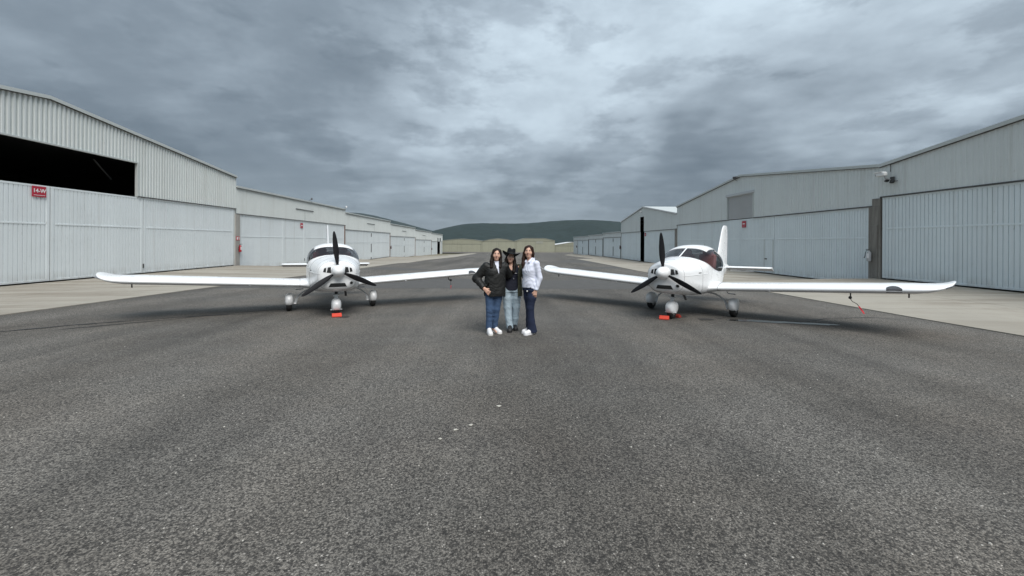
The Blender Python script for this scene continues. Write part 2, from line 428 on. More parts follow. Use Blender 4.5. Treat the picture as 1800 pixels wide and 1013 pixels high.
edgeR = lin([(0, 9.4), (9, 9.52), (13.5, 9.8), (28, 9.8), (38, 10.5), (50, 11.2), (63.04, 11.9), (63.06, 14.9), (80, 15.4), (114, 16.8)])
ysx = [-40, -20, 0, 5, 9, 13.5, 15, 20, 28, 29, 38, 42.7, 42.71, 50, 54, 63.04, 63.06, 72, 80, 95, 100, 114, 138.2]
V = []
for y in ysx:
    for u in lsp_(0, 1, 8): V.append((edgeL(y) + (edgeR(y) - edgeL(y)) * u, y, gz(y)))
F = [(j * 9 + i, j * 9 + i + 1, (j + 1) * 9 + i + 1, (j + 1) * 9 + i) for j in range(len(ysx) - 1) for i in range(8)]
b0 = len(V); V += [(x, y, gz(y)) for y in (138.2, 180, 230) for x in (-44, 0, 44)]
F += [(b0 + j * 3 + i, b0 + j * 3 + i + 1, b0 + (j + 1) * 3 + i + 1, b0 + (j + 1) * 3 + i) for j in range(2) for i in range(2)]
b0 = len(V); V += [(edgeR(105.2), 105.2, gz(105.2)), (44, 105.2, gz(105.2)), (44, 138.2, gz(138.2)), (edgeR(138.2), 138.2, gz(138.2))]; F.append((b0, b0 + 1, b0 + 2, b0 + 3))
me = bpy.data.meshes.new('taxiway'); me.from_pydata(V, [], F); me.update(); tag(link('taxiway', me, 'asphalt'), kind='structure')
for k in range(6):
    apron('apron', LEFT, k, XL + 0.12, edgeL, -1)
    apron('apron', RIGHT, k, XR - 0.12, edgeR, 1)
far_ap = tag(strip('apron', [-46, 52], [176, 188.6], lambda x, y: gz(y) + 0.05, 'apron_concrete'), kind='structure')

# patches and marks on the asphalt
def sheet_poly(name, pts, mat, lift=0.004, parent=None):
    me = bpy.data.meshes.new(name); V = [(x, y, gz(y) + lift) for x, y in pts]
    me.from_pydata(V, [], [tuple(range(len(V)))]); me.update()
    return link(name, me, mat, parent)
def rough_poly(pts, amp, n=10, seed=1):
    rg = random.Random(seed); out = []
    for (a, b_), (c, d) in zip(pts, pts[1:] + pts[:1]):
        for i in range(n):
            t = i / n; out.append((a + (c - a) * t + rg.uniform(-amp, amp), b_ + (d - b_) * t + rg.uniform(-amp, amp) * 1.5))
    return out
for i, (pts, mt, amp) in enumerate([
        ([(-7.6, 15.6), (7.2, 15.4), (9.3, 17.6), (9.6, 21.5), (1.5, 19.6), (-2.5, 20.8), (-10.6, 18.8), (-10.9, 15.6)], 'asphalt_patch', 0.05),
        ([(-10.2, 29.6), (-6.6, 28.2), (-5.2, 29.4), (-9.6, 33.5)], 'asphalt_patch', 0.08),
        ([(3.6, 30.5), (10.2, 32.4), (10.4, 35.5), (6.5, 34.6)], 'asphalt_patch', 0.08),
        ([(5.2, 46), (11.0, 45.0), (11.8, 52), (14.2, 56), (8.5, 55)], 'asphalt_patch', 0.10),
        ([(-8.0, 88), (12, 84), (14.5, 92), (2, 96), (-7.6, 94)], 'asphalt_patch', 0.15)]):
    tag(sheet_poly('asphalt_patch', rough_poly(pts, amp, 9, i + 3), mt), kind='structure')
def line_mark(pts, wdt, mat, seed=0, lift=0.008):
    rg = random.Random(seed); L = []; R = []
    P_ = []
    for (a, b_), (c, d) in zip(pts, pts[1:]):
        n = max(2, int(math.hypot(c - a, d - b_) / 0.18))
        P_ += [(a + (c - a) * i / n, b_ + (d - b_) * i / n) for i in range(n)]
    P_.append(pts[-1])
    for i, (x, y) in enumerate(P_):
        q = P_[min(i + 1, len(P_) - 1)]; p = P_[max(i - 1, 0)]; dx_, dy_ = q[0] - p[0], q[1] - p[1]; l = math.hypot(dx_, dy_) or 1
        nx, ny = -dy_ / l, dx_ / l; k = wdt * rg.uniform(0.35, 1.0) * min(1, 0.15 + i / 4, 0.15 + (len(P_) - 1 - i) / 4); o = rg.uniform(-wdt, wdt) * 0.6
        L.append((x + nx * (o + k), y + ny * (o + k))); R.append((x + nx * (o - k), y + ny * (o - k)))
    V = [(x, y, gz(y) + lift) for x, y in L + R]; n = len(L)
    me = bpy.data.meshes.new('seam'); me.from_pydata(V, [], [(i, i + 1, n + i + 1, n + i) for i in range(n - 1)]); me.update()
    return tag(link('sealed_crack', me, mat), kind='structure')
line_mark([(-9.6, 7.0), (-8.3, 8.2), (-7.0, 9.1), (-5.9, 9.5)], 0.05, 'crack_sealant', 1)
line_mark([(-8.4, 7.5), (-7.2, 8.6), (-6.3, 9.7), (-5.0, 10.5)], 0.035, 'crack_sealant', 2)
line_mark([(6.3, 8.3), (7.4, 8.9), (8.6, 9.0), (9.3, 8.6)], 0.022, 'crack_sealant', 4)
line_mark([(-3.2, 10.7), (-1.0, 11.6), (1.6, 12.1)], 0.012, 'crack_sealant', 5)
for i, (x, y, r) in enumerate([(4.55, 8.75, 0.16), (4.2, 9.1, 0.09), (4.95, 8.9, 0.07), (-3.55, 9.05, 0.12), (-3.9, 9.35, 0.06)]):
    pts = [(x + r * 1.3 * math.cos(t_) * random.uniform(.6, 1.2), y + r * math.sin(t_) * random.uniform(.6, 1.2)) for t_ in lsp_(0, 2 * PI, 14)[:-1]]
    tag(sheet_poly('oil_stain', pts, 'oil_stain', 0.006), kind='structure')
# shallow puddle beside the right aircraft
pud = [(4.95, 8.62), (5.5, 8.42), (6.2, 8.22), (6.75, 8.05), (7.05, 8.08), (6.9, 8.22), (6.3, 8.42), (5.6, 8.66), (5.1, 8.74)]
tag(sheet_poly('puddle', rough_poly(pud, 0.015, 5, 9), 'puddle_water', 0.007), kind='structure')
# loose pale chips in the asphalt
rg = random.Random(11); mb = MB()
for i in range(560):
    y = 1.7 + 7.5 * rg.random() ** 1.7; x = rg.uniform(-1.45, 1.45) * (y + 0.4)
    r = rg.uniform(0.0025, 0.0065) * (1.5 if rg.random() < 0.08 else 1); a = rg.random() * 6.3; n = 5
    z = gz(y); V = [(x + r * math.cos(a + k * 1.2566) * rg.uniform(.7, 1.3), y + r * math.sin(a + k * 1.2566) * rg.uniform(.7, 1.3), z + 0.001) for k in range(n)]
    V += [(x + (p[0] - x) * .55, y + (p[1] - y) * .55, z + r * 0.8) for p in V]
    mb.add(V, [tuple(range(5, 10))] + [(k, (k + 1) % 5, 5 + (k + 1) % 5, 5 + k) for k in range(5)])
tag(mb.build('loose_stones', 'stone_pale'), kind='stuff')
def fleck(x, y, r, seed, n=11):
    rg = random.Random(seed); z = gz(y)
    V = [(x + r * math.cos(6.283 * k / n) * rg.uniform(.5, 1.2), y + 0.7 * r * math.sin(6.283 * k / n) * rg.uniform(.5, 1.2), z + 0.005) for k in range(n)]
    V += [(p[0] * .8 + x * .2, p[1] * .8 + y * .2, z + 0.009) for p in V]
    return MB().add(V, [tuple(range(n, 2 * n))] + [(k, (k + 1) % n, n + (k + 1) % n, n + k) for k in range(n)])
for i, (x, y, r, lab) in enumerate([(-0.02, 3.92, 0.026, 'farthest pale paint fleck on the asphalt before the three women'), (-0.26, 3.50, 0.022, 'middle pale paint fleck on the asphalt, between the two others'),
                                   (-0.385, 3.41, 0.022, 'nearest broad pale paint fleck on the open asphalt'), (-0.49, 3.25, 0.017, 'small faint paint fleck left of the others on the asphalt')]):
    tag(fleck(x, y, r, i).build('paint_fleck', 'paint_fleck'), lab, 'paint fleck', 'paint flecks on the asphalt')

# ------------------------------------------------------------------ hills
def hill(name, pts, y0, depth, seed):
    """pts: (x, height) of the skyline; a real ridge with slopes to both sides"""
    rg = np.random.RandomState(seed); xs = np.linspace(pts[0][0], pts[-1][0], 150)
    hs = np.interp(xs, [p[0] for p in pts], [p[1] for p in pts]); hs = np.convolve(np.pad(hs, 6, mode='edge'), np.ones(13) / 13, 'valid')
    nj = 40; V = []; ph = rg.rand(8) * 6.3
    for j in range(nj + 1):
        u = j / nj * 2 - 1                                   # -1 foot .. 0 ridge .. 1 back
        for i, x in enumerate(xs):
            spur = 0.5 + 0.5 * math.sin(x / 95 + ph[0] + 1.4 * math.sin(x / 260 + ph[1]))
            prof = (1 - abs(u)) ** (0.80 + 0.5 * spur * (1 if u < 0 else 0.3))
            z = -8 + (hs[i] + 8) * prof + (rg.rand() - .5) * (1.6 + hs[i] * 0.010 * abs(u))
            V.append((x + 60 * math.sin(u * 3 + ph[2]), y0 + u * depth, z))
    n = len(xs); F = [(j * n + i, j * n + i + 1, (j + 1) * n + i + 1, (j + 1) * n + i) for j in range(nj) for i in range(n - 1)]
    me = bpy.data.meshes.new(name); me.from_pydata(V, [], F); me.update()
    return tag(link(name, me, 'hill_scrub', smooth=80), kind='structure')
K = 2600 / 700.0
hp = [(700, 0), (748, 10), (775, 24), (800, 33), (830, 38.5), (860, 37.5), (900, 37.5), (925, 37), (955, 41), (1000, 45.5), (1050, 46), (1080, 44), (1110, 40), (1200, 34), (1300, 22), (1420, 4)]
hill('hill', [((x - 882) * K, h * K * 0.875) for x, h in hp], 2600, 900, 4)
K2 = 4200 / 700.0
hp2 = [(300, 15), (420, 34), (520, 46), (600, 52.5), (632, 53), (650, 52), (690, 42), (730, 31), (765, 21), (810, 11), (860, 2)]
hill('hill', [((x - 882) * K2, h * K2 * 0.95) for x, h in hp2], 4200, 1300, 6)

# ------------------------------------------------------------------ hangars
def cols(x0, x1, style, pitch, brk=()):
    """column list (x, inset) across a ribbed sheet"""
    out = []; n = max(1, round((x1 - x0) / pitch)); p = (x1 - x0) / n
    for i in range(n):
        a = x0 + i * p
        if style == 'groove':
            g = 0.032; out += [(a, 0.0), (a + p - g, 0.0), (a + p - g * 0.8, 0.034), (a + p - g * 0.2, 0.034)]
        elif style == 'soft':
            out += [(a, 0.0), (a + p * 0.42, 0.0), (a + p * 0.54, 0.020), (a + p * 0.86, 0.020)]
        elif style == 'rib':
            out += [(a, 0.0), (a + p * 0.40, 0.0), (a + p * 0.50, 0.072), (a + p * 0.90, 0.072)]
        else: out += [(a, 0.0), (a + p * 0.5, 0.008)]
    out.append((x1, 0.0))
    for b_ in brk:
        if x0 < b_ < x1 and not any(abs(b_ - q[0]) < 1e-3 for q in out):
            k = max(i for i in range(len(out)) if out[i][0] < b_); A, B = out[k], out[k + 1]
            out.insert(k + 1, (b_, A[1] + (B[1] - A[1]) * (b_ - A[0]) / (B[0] - A[0])))
    return out
def fx(v): return v if callable(v) else (lambda x: v)
def sheet(mb, x0, x1, zb, zt, style='rib', pitch=0.19, y=0.0, brk=()):
    zb, zt = fx(zb), fx(zt); C_ = cols(x0, x1, style, pitch, brk)
    V = []
    for x, d in C_: V += [(x, y + d, zb(x)), (x, y + d, zt(x))]
    mb.add(V, [(2 * i, 2 * i + 2, 2 * i + 3, 2 * i + 1) for i in range(len(C_) - 1)])
def door_leaf(root, x0, x1, z0, z1, rail, mat='door_paint', pitch=0.167, rails=True, bolt=True, y=0.0):
    mb = MB(); sheet(mb, x0 + 0.02, x1 - 0.02, z0, z1, 'groove', pitch, y)
    d = mb.build('door', mat, root, fix=False)
    if rails:
        MB().box(x0 + 0.02, x1 - 0.02, y - 0.014, y + 0.03, z1 - 0.085, z1, 0.004).build('rail', mat, d)
        MB().box(x0 + 0.02, x1 - 0.02, y - 0.014, y + 0.03, z0, z0 + 0.09, 0.004).build('rail', mat, d)
        MB().box(x0 + 0.19, x1 - 0.19, y - 0.016, y + 0.03, rail - 0.035, rail + 0.035, 0.004).build('rail', mat, d)
        for a in (x0 + 0.02, x1 - 0.15):
            MB().box(a, a + 0.13, y - 0.012, y + 0.03, z0 + 0.092, z1 - 0.087, 0.004).build('stile', mat, d)
    if bolt:
        MB().box(x1 - 0.045, x1 + 0.035, y - 0.045, y - 0.013, z0 + 0.28, z0 + 0.52, 0.008).build('bolt', 'dark_trim', d)
    return d
def hangar(label, side, Y0, Y1, fz, prof, dt, rail, leaves, door_rng, depth=19.0, dmat='door_paint', smat='siding', opening=None,
           rib=0.19, slot=None, bolts=(), origin=None, rz=None, name='hangar', fascia='trim', style='rib', roof_mat='trim', pitch=0.167):
    """prof: [(Y, z)] roofline in world Y, z above the floor.  side -1 = row on the left, +1 = row on the right, 0 = end of the field"""
    if side == -1: root = empty(name, (XL, Y0, fz), PI / 2); L = lambda y: y - Y0
    elif side == 1: root = empty(name, (XR, Y1, fz), -PI / 2); L = lambda y: Y1 - y
    else: root = empty(name, (Y0, origin, fz), 0.0); L = lambda y: y - Y0
    W = Y1 - Y0
    pr = sorted((L(y), z) for y, z in prof); top = lin(pr); brk = [p[0] for p in pr]
    def rng(a, b_): a, b_ = L(a), L(b_); return (a, b_) if a < b_ else (b_, a)
    # front wall above the doors, round any opening
    mb = MB(); holes = []
    if opening: holes.append((*rng(opening[0], opening[1]), opening[2], opening[3]))
    if slot: holes.append((*rng(slot[0], slot[1]), 0.0, slot[2]))
    x = 0.0
    for a, b_, zb, zt in sorted(holes):
        sheet(mb, x, a, dt, top, style, rib, -0.03, brk); sheet(mb, a, b_, zt, top, style, rib, -0.03, brk)
        if zb > dt + 0.05: sheet(mb, a, b_, dt, zb, style, rib, -0.03)
        x = b_
    sheet(mb, x, W, dt, top, style, rib, -0.03, brk)
    wl = mb.build('wall', smat, root, fix=False)
    # sides of the doorway
    a, b_ = rng(*door_rng)
    for u, v in ((0.0, a), (b_, W)):
        if v - u > 0.05:
            MB().box(u + 0.004, v - 0.004, 0.012, 0.30, 0, dt - 0.01).build('jamb', smat, root)
    # end walls and back
    mb = MB(); sheet(mb, 0.06, depth, 0, pr[0][1] - 0.05, 'rib', 0.25, 0.0); o = mb.build('end_wall', smat, root, fix=False); o.rotation_euler = (0, 0, PI / 2); o.location = (0.02, 0, 0)
    mb = MB(); sheet(mb, 0.06, depth, 0, pr[-1][1] - 0.05, 'rib', 0.25, 0.0); o = mb.build('end_wall', smat, root, fix=False); o.rotation_euler = (0, 0, PI / 2); o.location = (W - 0.02, 0, 0)
    mb = MB(); sheet(mb, 0.02, W - 0.02, 0, top, 'rib', 0.25, depth, brk); mb.build('back_wall', smat, root, fix=False)
    # room behind the doors, painted near black to stand for its shade
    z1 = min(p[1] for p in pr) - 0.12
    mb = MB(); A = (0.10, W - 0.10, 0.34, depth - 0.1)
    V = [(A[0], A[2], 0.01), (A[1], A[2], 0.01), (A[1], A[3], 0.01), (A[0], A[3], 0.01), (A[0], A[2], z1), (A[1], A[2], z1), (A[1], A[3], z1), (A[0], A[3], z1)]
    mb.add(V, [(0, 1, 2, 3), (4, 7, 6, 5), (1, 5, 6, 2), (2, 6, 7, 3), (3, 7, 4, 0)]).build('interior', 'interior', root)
    # roof slabs with a pale edge and a dark strip painted in as its shadow
    rf = MB()
    for (u, zu), (v, zv) in zip(pr, pr[1:]):
        rf.add([(u, -0.10, zu), (v, -0.10, zv), (v, depth, zv), (u, depth, zu), (u, -0.10, zu + 0.09), (v, -0.10, zv + 0.09), (v, depth, zv + 0.09), (u, depth, zu + 0.09)],
               [(0, 1, 2, 3), (4, 7, 6, 5), (0, 4, 5, 1), (2, 6, 7, 3), (0, 3, 7, 4), (1, 5, 6, 2)])
    roof = rf.build('roof', roof_mat, root)
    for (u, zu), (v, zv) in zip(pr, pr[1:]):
        MB().add([(u, y_, zu + q) for y_ in (-0.135, -0.102) for q in (-0.035, 0.115)] + [(v, y_, zv + q) for y_ in (-0.135, -0.102) for q in (-0.035, 0.115)],
                 [(0, 1, 5, 4), (2, 6, 7, 3), (1, 3, 7, 5), (0, 4, 6, 2), (0, 2, 3, 1), (4, 5, 7, 6)]).build('fascia', fascia, roof)
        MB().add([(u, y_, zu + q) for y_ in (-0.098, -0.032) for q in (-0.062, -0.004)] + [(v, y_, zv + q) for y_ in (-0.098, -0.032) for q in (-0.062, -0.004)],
                 [(0, 1, 5, 4), (2, 6, 7, 3), (1, 3, 7, 5), (0, 4, 6, 2), (0, 2, 3, 1), (4, 5, 7, 6)]).build('shadow_strip', 'dark_trim', roof)
    # bottom flashing of the upper wall
    for u, v in ([(0.0, W)] if not slot else [(0.0, holes[0][0]), (holes[0][1], W)]):
        if opening:
            segs = [(u, holes[0][0]), (holes[0][1], v)]
        else: segs = [(u, v)]
        for s0, s1 in segs:
            if s1 - s0 > 0.1: MB().box(s0 + 0.003, s1 - 0.003, -0.065, -0.036, dt - 0.02, dt + 0.035, 0.003).build('flashing', 'dark_trim', root)
    # door leaves
    for i, (p, q) in enumerate(leaves):
        u, v = rng(p, q)
        door_leaf(root, u, v, 0.05, dt - 0.022, rail, dmat, bolt=(i in bolts), y=0.016 if side else 0.02, pitch=pitch)
    return root, L
# ---- left row
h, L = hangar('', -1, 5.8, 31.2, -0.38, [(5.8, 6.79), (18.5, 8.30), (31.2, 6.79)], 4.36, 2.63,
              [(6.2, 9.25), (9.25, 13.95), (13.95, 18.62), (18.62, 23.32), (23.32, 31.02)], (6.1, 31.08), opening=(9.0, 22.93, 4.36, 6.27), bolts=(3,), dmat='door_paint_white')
tag(h, 'nearest white hangar on the left, with an open black gap above its doors', 'hangar', 'hangars along the taxiway')
MB().box(3.2, 17.13, -0.05, 0.05, 6.22, 6.30, 0.005).build('lintel', 'trim', h)
MB().box(17.08, 17.16, -0.05, 0.10, 4.36, 6.22, 0.005).build('opening_post', 'trim', h)
MB().tube([(16.1, 1.4, 6.25), (17.1, 1.4, 5.3)], 0.04, 6).build('brace', 'dark_trim', h)
h, L = hangar('', -1, 31.2, 52.65, -0.83, [(31.2, 6.49), (52.65, 6.49)], 4.43, 2.69, [(31.72, 37.95), (37.95, 41.95), (41.95, 52.4)], (31.7, 52.42), dmat='door_paint_white', rib=0.16, bolts=(1,))
tag(h, 'second white hangar from the left edge, straight roofline, directly behind the left aircraft', 'hangar', 'hangars along the taxiway')
MB().box(L(40.1), L(43.75), -0.075, -0.036, 5.53, 5.60, 0.004).build('tail_door_trim', 'dark_trim', h)
MB().box(L(41.88), L(41.94), -0.07, -0.036, 4.50, 5.53, 0.004).build('tail_door_trim', 'trim', h)
MB().box(L(52.35), L(52.60), -0.06, 0.0, 0.0, 4.40, 0.004).build('pillar', 'rust_steel', h)
for i, (lab, a, b_, fz, dt, tp, seam) in enumerate([
        ('third white hangar on the left, with a rusty steel post at its near corner', 52.65, 73.7, -1.30, 4.35, 6.54, 63.05),
        ('fourth white hangar on the left, right of the left aircraft', 73.7, 94.9, -1.85, 4.36, 6.58, 84.2),
        ('fifth white hangar on the left, last but one of the row', 94.9, 116.6, -2.40, 4.38, 6.68, 105.6)]):
    h, L = hangar('', -1, a, b_, fz, [(a, tp), (b_, tp - 0.06)], dt, 2.64, [(a + 0.35, seam), (seam, b_ - 0.3)], (a + 0.33, b_ - 0.28), dmat='door_paint_white', rib=0.2, bolts=())
    tag(h, lab, 'hangar', 'hangars along the taxiway')
    for z0, z1 in ((1.1, 2.45), (3.55, 4.1), (0.02, 0.35)):
        MB().box(L(seam) - 0.10, L(seam) + 0.10, -0.06, 0.0, z0, z1, 0.01).build('bolt', 'dark_trim', h)
    MB().box(L(b_ - 0.26), L(b_ - 0.02), -0.055, 0.01, 0, dt - 0.03, 0.004).build('pillar', 'rust_steel', h)
    MB().box(L(seam - 2.0), L(seam + 1.6), -0.07, -0.036, 5.50, 5.57, 0.004).build('tail_door_trim', 'dark_trim', h)
    MB().box(L(seam + 1.5), L(seam + 1.6), -0.07, -0.036, 4.45, 5.50, 0.004).build('tail_door_trim', 'trim', h)
h, L = hangar('', -1, 116.6, 138.2, -2.90, [(116.6, 6.90), (138.2, 6.78)], 4.45, 2.66, [(117.0, 127.4)], (116.9, 137.9), dmat='door_paint_white', rib=0.2, slot=(127.5, 134.2, 5.6))
tag(h, 'last white hangar of the left row, with a tall dark doorway', 'hangar', 'hangars along the taxiway')
MB().box(L(129.2), L(132.4), -0.03, 0.02, 4.45, 5.6).build('header_panel', 'siding', h)
MB().box(L(134.25), L(137.9), -0.01, 0.25, 0, 4.44).build('wall', 'siding', h)
# ---- right row
h, L = hangar('', 1, -3.5, 19.5, -0.20, [(-3.5, 5.62), (8.0, 7.14), (19.5, 5.62)], 4.08, 2.51, [(-3.1, 2.2), (2.2, 7.9), (7.9, 13.6), (13.6, 19.44)], (-3.2, 19.46), rib=0.20, style='soft')
tag(h, 'nearest pale blue-doored hangar on the right, roof rising out of the picture', 'hangar', 'hangars along the taxiway')
h, L = hangar('', 1, 19.5, 42.7, -0.62, [(19.5, 6.06), (31.2, 7.50), (42.7, 6.04)], 4.08, 2.47, [(20.12, 27.3), (27.3, 31.2), (31.2, 35.3), (35.3, 42.5)], (20.1, 42.52), opening=(29.55, 33.05, 4.09, 6.12), rib=0.2, style='soft', bolts=())
tag(h, 'gabled pale hangar behind the right aircraft, with a roller shutter under its roof', 'hangar', 'hangars along the taxiway')
sh = MB(); V = []; nz = 28
for i in range(nz):
    z = 4.12 + (6.0 - 4.12) * i / nz; hgt = (6.0 - 4.12) / nz
    for q, dd in ((0.0, 0.0), (0.75, -0.02), (0.98, 0.012)): V += [(L(33.03), 0.03 + dd, z + q * hgt), (L(29.57), 0.03 + dd, z + q * hgt)]
sh.add(V, [(2 * i, 2 * i + 1, 2 * i + 3, 2 * i + 2) for i in range(len(V) // 2 - 1)])
s_ = sh.build('roller_shutter', 'shutter_metal', h, fix=False)
MB().box(L(33.12), L(29.5), -0.16, 0.05, 5.98, 6.20, 0.02).build('shutter_hood', 'shutter_metal', s_)
for q in (33.06, 29.62): MB().box(L(q), L(q - 0.09), -0.08, 0.03, 4.10, 5.97, 0.004).build('shutter_guide', 'trim', s_)
wd = MB(); sheet(wd, L(28.32), L(27.42), 0.08, 2.40, 'groove', 0.15, -0.012)
wd = wd.build('wicket_door', 'door_paint', h, fix=False)
for q in ((28.36, 28.30), (27.44, 27.38)): MB().box(L(q[0]), L(q[1]), -0.03, 0.0, 0.08, 2.44, 0.004).build('frame', 'trim', wd)
MB().box(L(28.22), L(28.02), -0.07, -0.02, 1.02, 1.10, 0.01).build('handle', 'dark_trim', wd)
P_r = MB().box(L(20.10), L(19.47), -0.07, 0.28, 0, 4.06, 0.01).box(L(19.91), L(19.47), -0.066, 0.28, 4.06, 4.46, 0.01).build('pillar', 'pillar_concrete', h)
MB().box(L(19.98), L(19.58), -0.10, -0.071, 0.02, 3.10, 0.006).build('pilaster', 'pillar_concrete', P_r)
h, L = hangar('', 1, 42.7, 62.9, -1.02, [(42.7, 5.72), (52.95, 7.33), (62.9, 5.79)], 4.06, 2.47, [(43.2, 52.65), (54.15, 62.7)], (43.18, 62.72), slot=(52.72, 54.12, 6.05), rib=0.2, style='soft', fascia='white_roof')
tag(h, 'gabled hangar on the right with a narrow black gap between its doors', 'hangar', 'hangars along the taxiway')
MB().box(L(43.16), L(42.72), -0.07, 0.2, 0, 4.12, 0.008).build('pillar', 'pillar_concrete', h)
for i, (lab, a, b_, fz, dt, tp, seam, e) in enumerate([
        ('low flat-roofed pale hangar next to the tall gabled one on the right', 62.9, 74.2, -1.05, 3.45, 4.28, 67.4, 74.0),
        ('middle one of the three low flat-roofed hangars on the right', 74.2, 86.6, -1.17, 3.37, 4.18, 80.1, 86.4),
        ('low flat-roofed hangar at the far end of the right row', 86.6, 105.0, -1.42, 3.46, 4.28, 93.0, 98.9)]):
    h, L = hangar('', 1, a, b_, fz, [(a, tp), (b_, tp - 0.02)], dt, 2.0, [(a + 0.3, seam), (seam, e)], (a + 0.28, e), rib=0.2, style='flat')
    tag(h, lab, 'hangar', 'hangars along the taxiway')
    for z0, z1 in ((0.3, 1.9), (2.7, 3.3)):
        MB().box(L(seam) - 0.09, L(seam) + 0.09, -0.06, 0.0, z0, z1, 0.01).build('bolt', 'dark_trim', h)
    for q in (a + 0.2, e + 0.05): MB().box(L(q) - 0.06, L(q) + 0.06, -0.05, 0.0, 0, dt - 0.03, 0.004).build('door_post', 'dark_trim', h)
# ---- hangars across the end of the field
for lab, x0, x1, dt, prof in [
        ('left olive hangar of the three across the far end of the taxiway', -28.1, -9.7, 3.7, [(-28.1, 5.3), (-23, 5.9), (-18.6, 6.2), (-14, 5.9), (-9.7, 5.3)]),
        ('middle olive hangar across the far end, straight behind the three women', -9.6, 6.5, 5.0, [(-9.6, 5.0), (-5.5, 6.0), (-1.6, 6.45), (2.5, 6.0), (6.5, 5.0)]),
        ('right olive hangar across the far end, with a square vent and broad gable', 6.6, 25.3, 5.3, [(6.6, 5.4), (10.8, 6.6), (20.5, 6.6), (25.3, 5.6)])]:
    c = (x0 + x1) / 2
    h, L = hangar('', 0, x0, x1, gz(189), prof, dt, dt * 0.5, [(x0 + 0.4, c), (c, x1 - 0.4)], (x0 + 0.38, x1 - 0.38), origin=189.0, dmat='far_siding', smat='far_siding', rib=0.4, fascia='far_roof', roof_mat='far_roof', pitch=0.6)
    tag(h, lab, 'hangar', 'olive hangars across the end of the field')
    if x0 > 6: MB().box(L(16.3), L(19.5), -0.09, -0.02, 4.15, 5.25, 0.01).build('vent', 'far_roof', h)
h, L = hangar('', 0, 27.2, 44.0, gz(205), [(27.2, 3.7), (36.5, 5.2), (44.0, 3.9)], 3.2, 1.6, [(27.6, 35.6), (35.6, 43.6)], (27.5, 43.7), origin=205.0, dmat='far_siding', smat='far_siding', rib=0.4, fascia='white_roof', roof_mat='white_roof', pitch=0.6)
tag(h, 'small far hangar with a white roof beside the right row', 'hangar', 'olive hangars across the end of the field')

# ------------------------------------------------------------------ signs, extinguishers, lamps, cameras
def text_mesh(txt, size, mat, parent, loc, rot, bold=0.0, name='lettering'):
    cu = bpy.data.curves.new(name, 'FONT'); cu.body = txt; cu.size = size; cu.align_x = 'CENTER'; cu.align_y = 'CENTER'; cu.extrude = 0.002; cu.offset = bold
    tmp = bpy.data.objects.new('tmp_text', cu); COL.objects.link(tmp)
    dg = bpy.context.evaluated_depsgraph_get(); me = bpy.data.meshes.new_from_object(tmp.evaluated_get(dg))
    bpy.data.objects.remove(tmp); me.materials.clear()
    o = link(name, me, mat, parent); o.location = loc; o.rotation_euler = rot
    return o
def wall_sign(side, yc, zc, wd, ht, label, text=None, marks=(), out=0.03, group='red hangar number signs'):
    x = (XL + out) if side == -1 else (XR - out)
    r = empty('wall_sign', (x, yc, zc), PI / 2 if side == -1 else -PI / 2)
    MB().box(-wd / 2, wd / 2, -0.012, 0.012, -ht / 2, ht / 2, 0.003).build('panel', 'sign_red', r)
    for u0, u1, v0, v1 in marks: MB().box(u0 * wd, u1 * wd, -0.018, -0.011, v0 * ht, v1 * ht).build('mark', 'sign_white', r)
    if text: text_mesh(text, ht * 0.50, 'sign_white', r, (0, -0.016, ht * 0.06), (PI / 2, 0, 0), 0.006).scale = (0.88, 1, 1)
    tag(r, label, 'sign', group); return r
wall_sign(-1, 18.15, 3.66, 0.53, 0.47, 'red sign with white lettering 14-W on the nearest left hangar door', '14-W', [(-0.40, 0.40, -0.36, -0.32)])
wall_sign(-1, 41.3, 3.10, 0.50, 0.50, 'small red sign on the second left hangar, above the left aircraft', None, [(-0.33, 0.33, -0.06, 0.14), (-0.33, 0.33, -0.30, -0.26)])
wall_sign(1, 30.74, 3.03, 0.50, 0.50, 'small red sign on the gabled right hangar, below its roller shutter', None, [(-0.30, 0.30, -0.02, 0.16), (-0.33, 0.33, -0.30, -0.26)])
wall_sign(1, 52.2, 2.62, 0.42, 0.42, 'small red sign beside the narrow black door gap on the right', None, [(-0.30, 0.30, -0.05, 0.12)])
r = wall_sign(-1, 31.4, 1.71, 0.40, 0.30, 'small red and white notice on the post above the red fire extinguisher', None, [(-0.40, -0.02, -0.34, 0.34), (0.22, 0.36, -0.36, 0.36), (-0.02, 0.22, 0.26, 0.36)], out=0.06, group='fire notices')
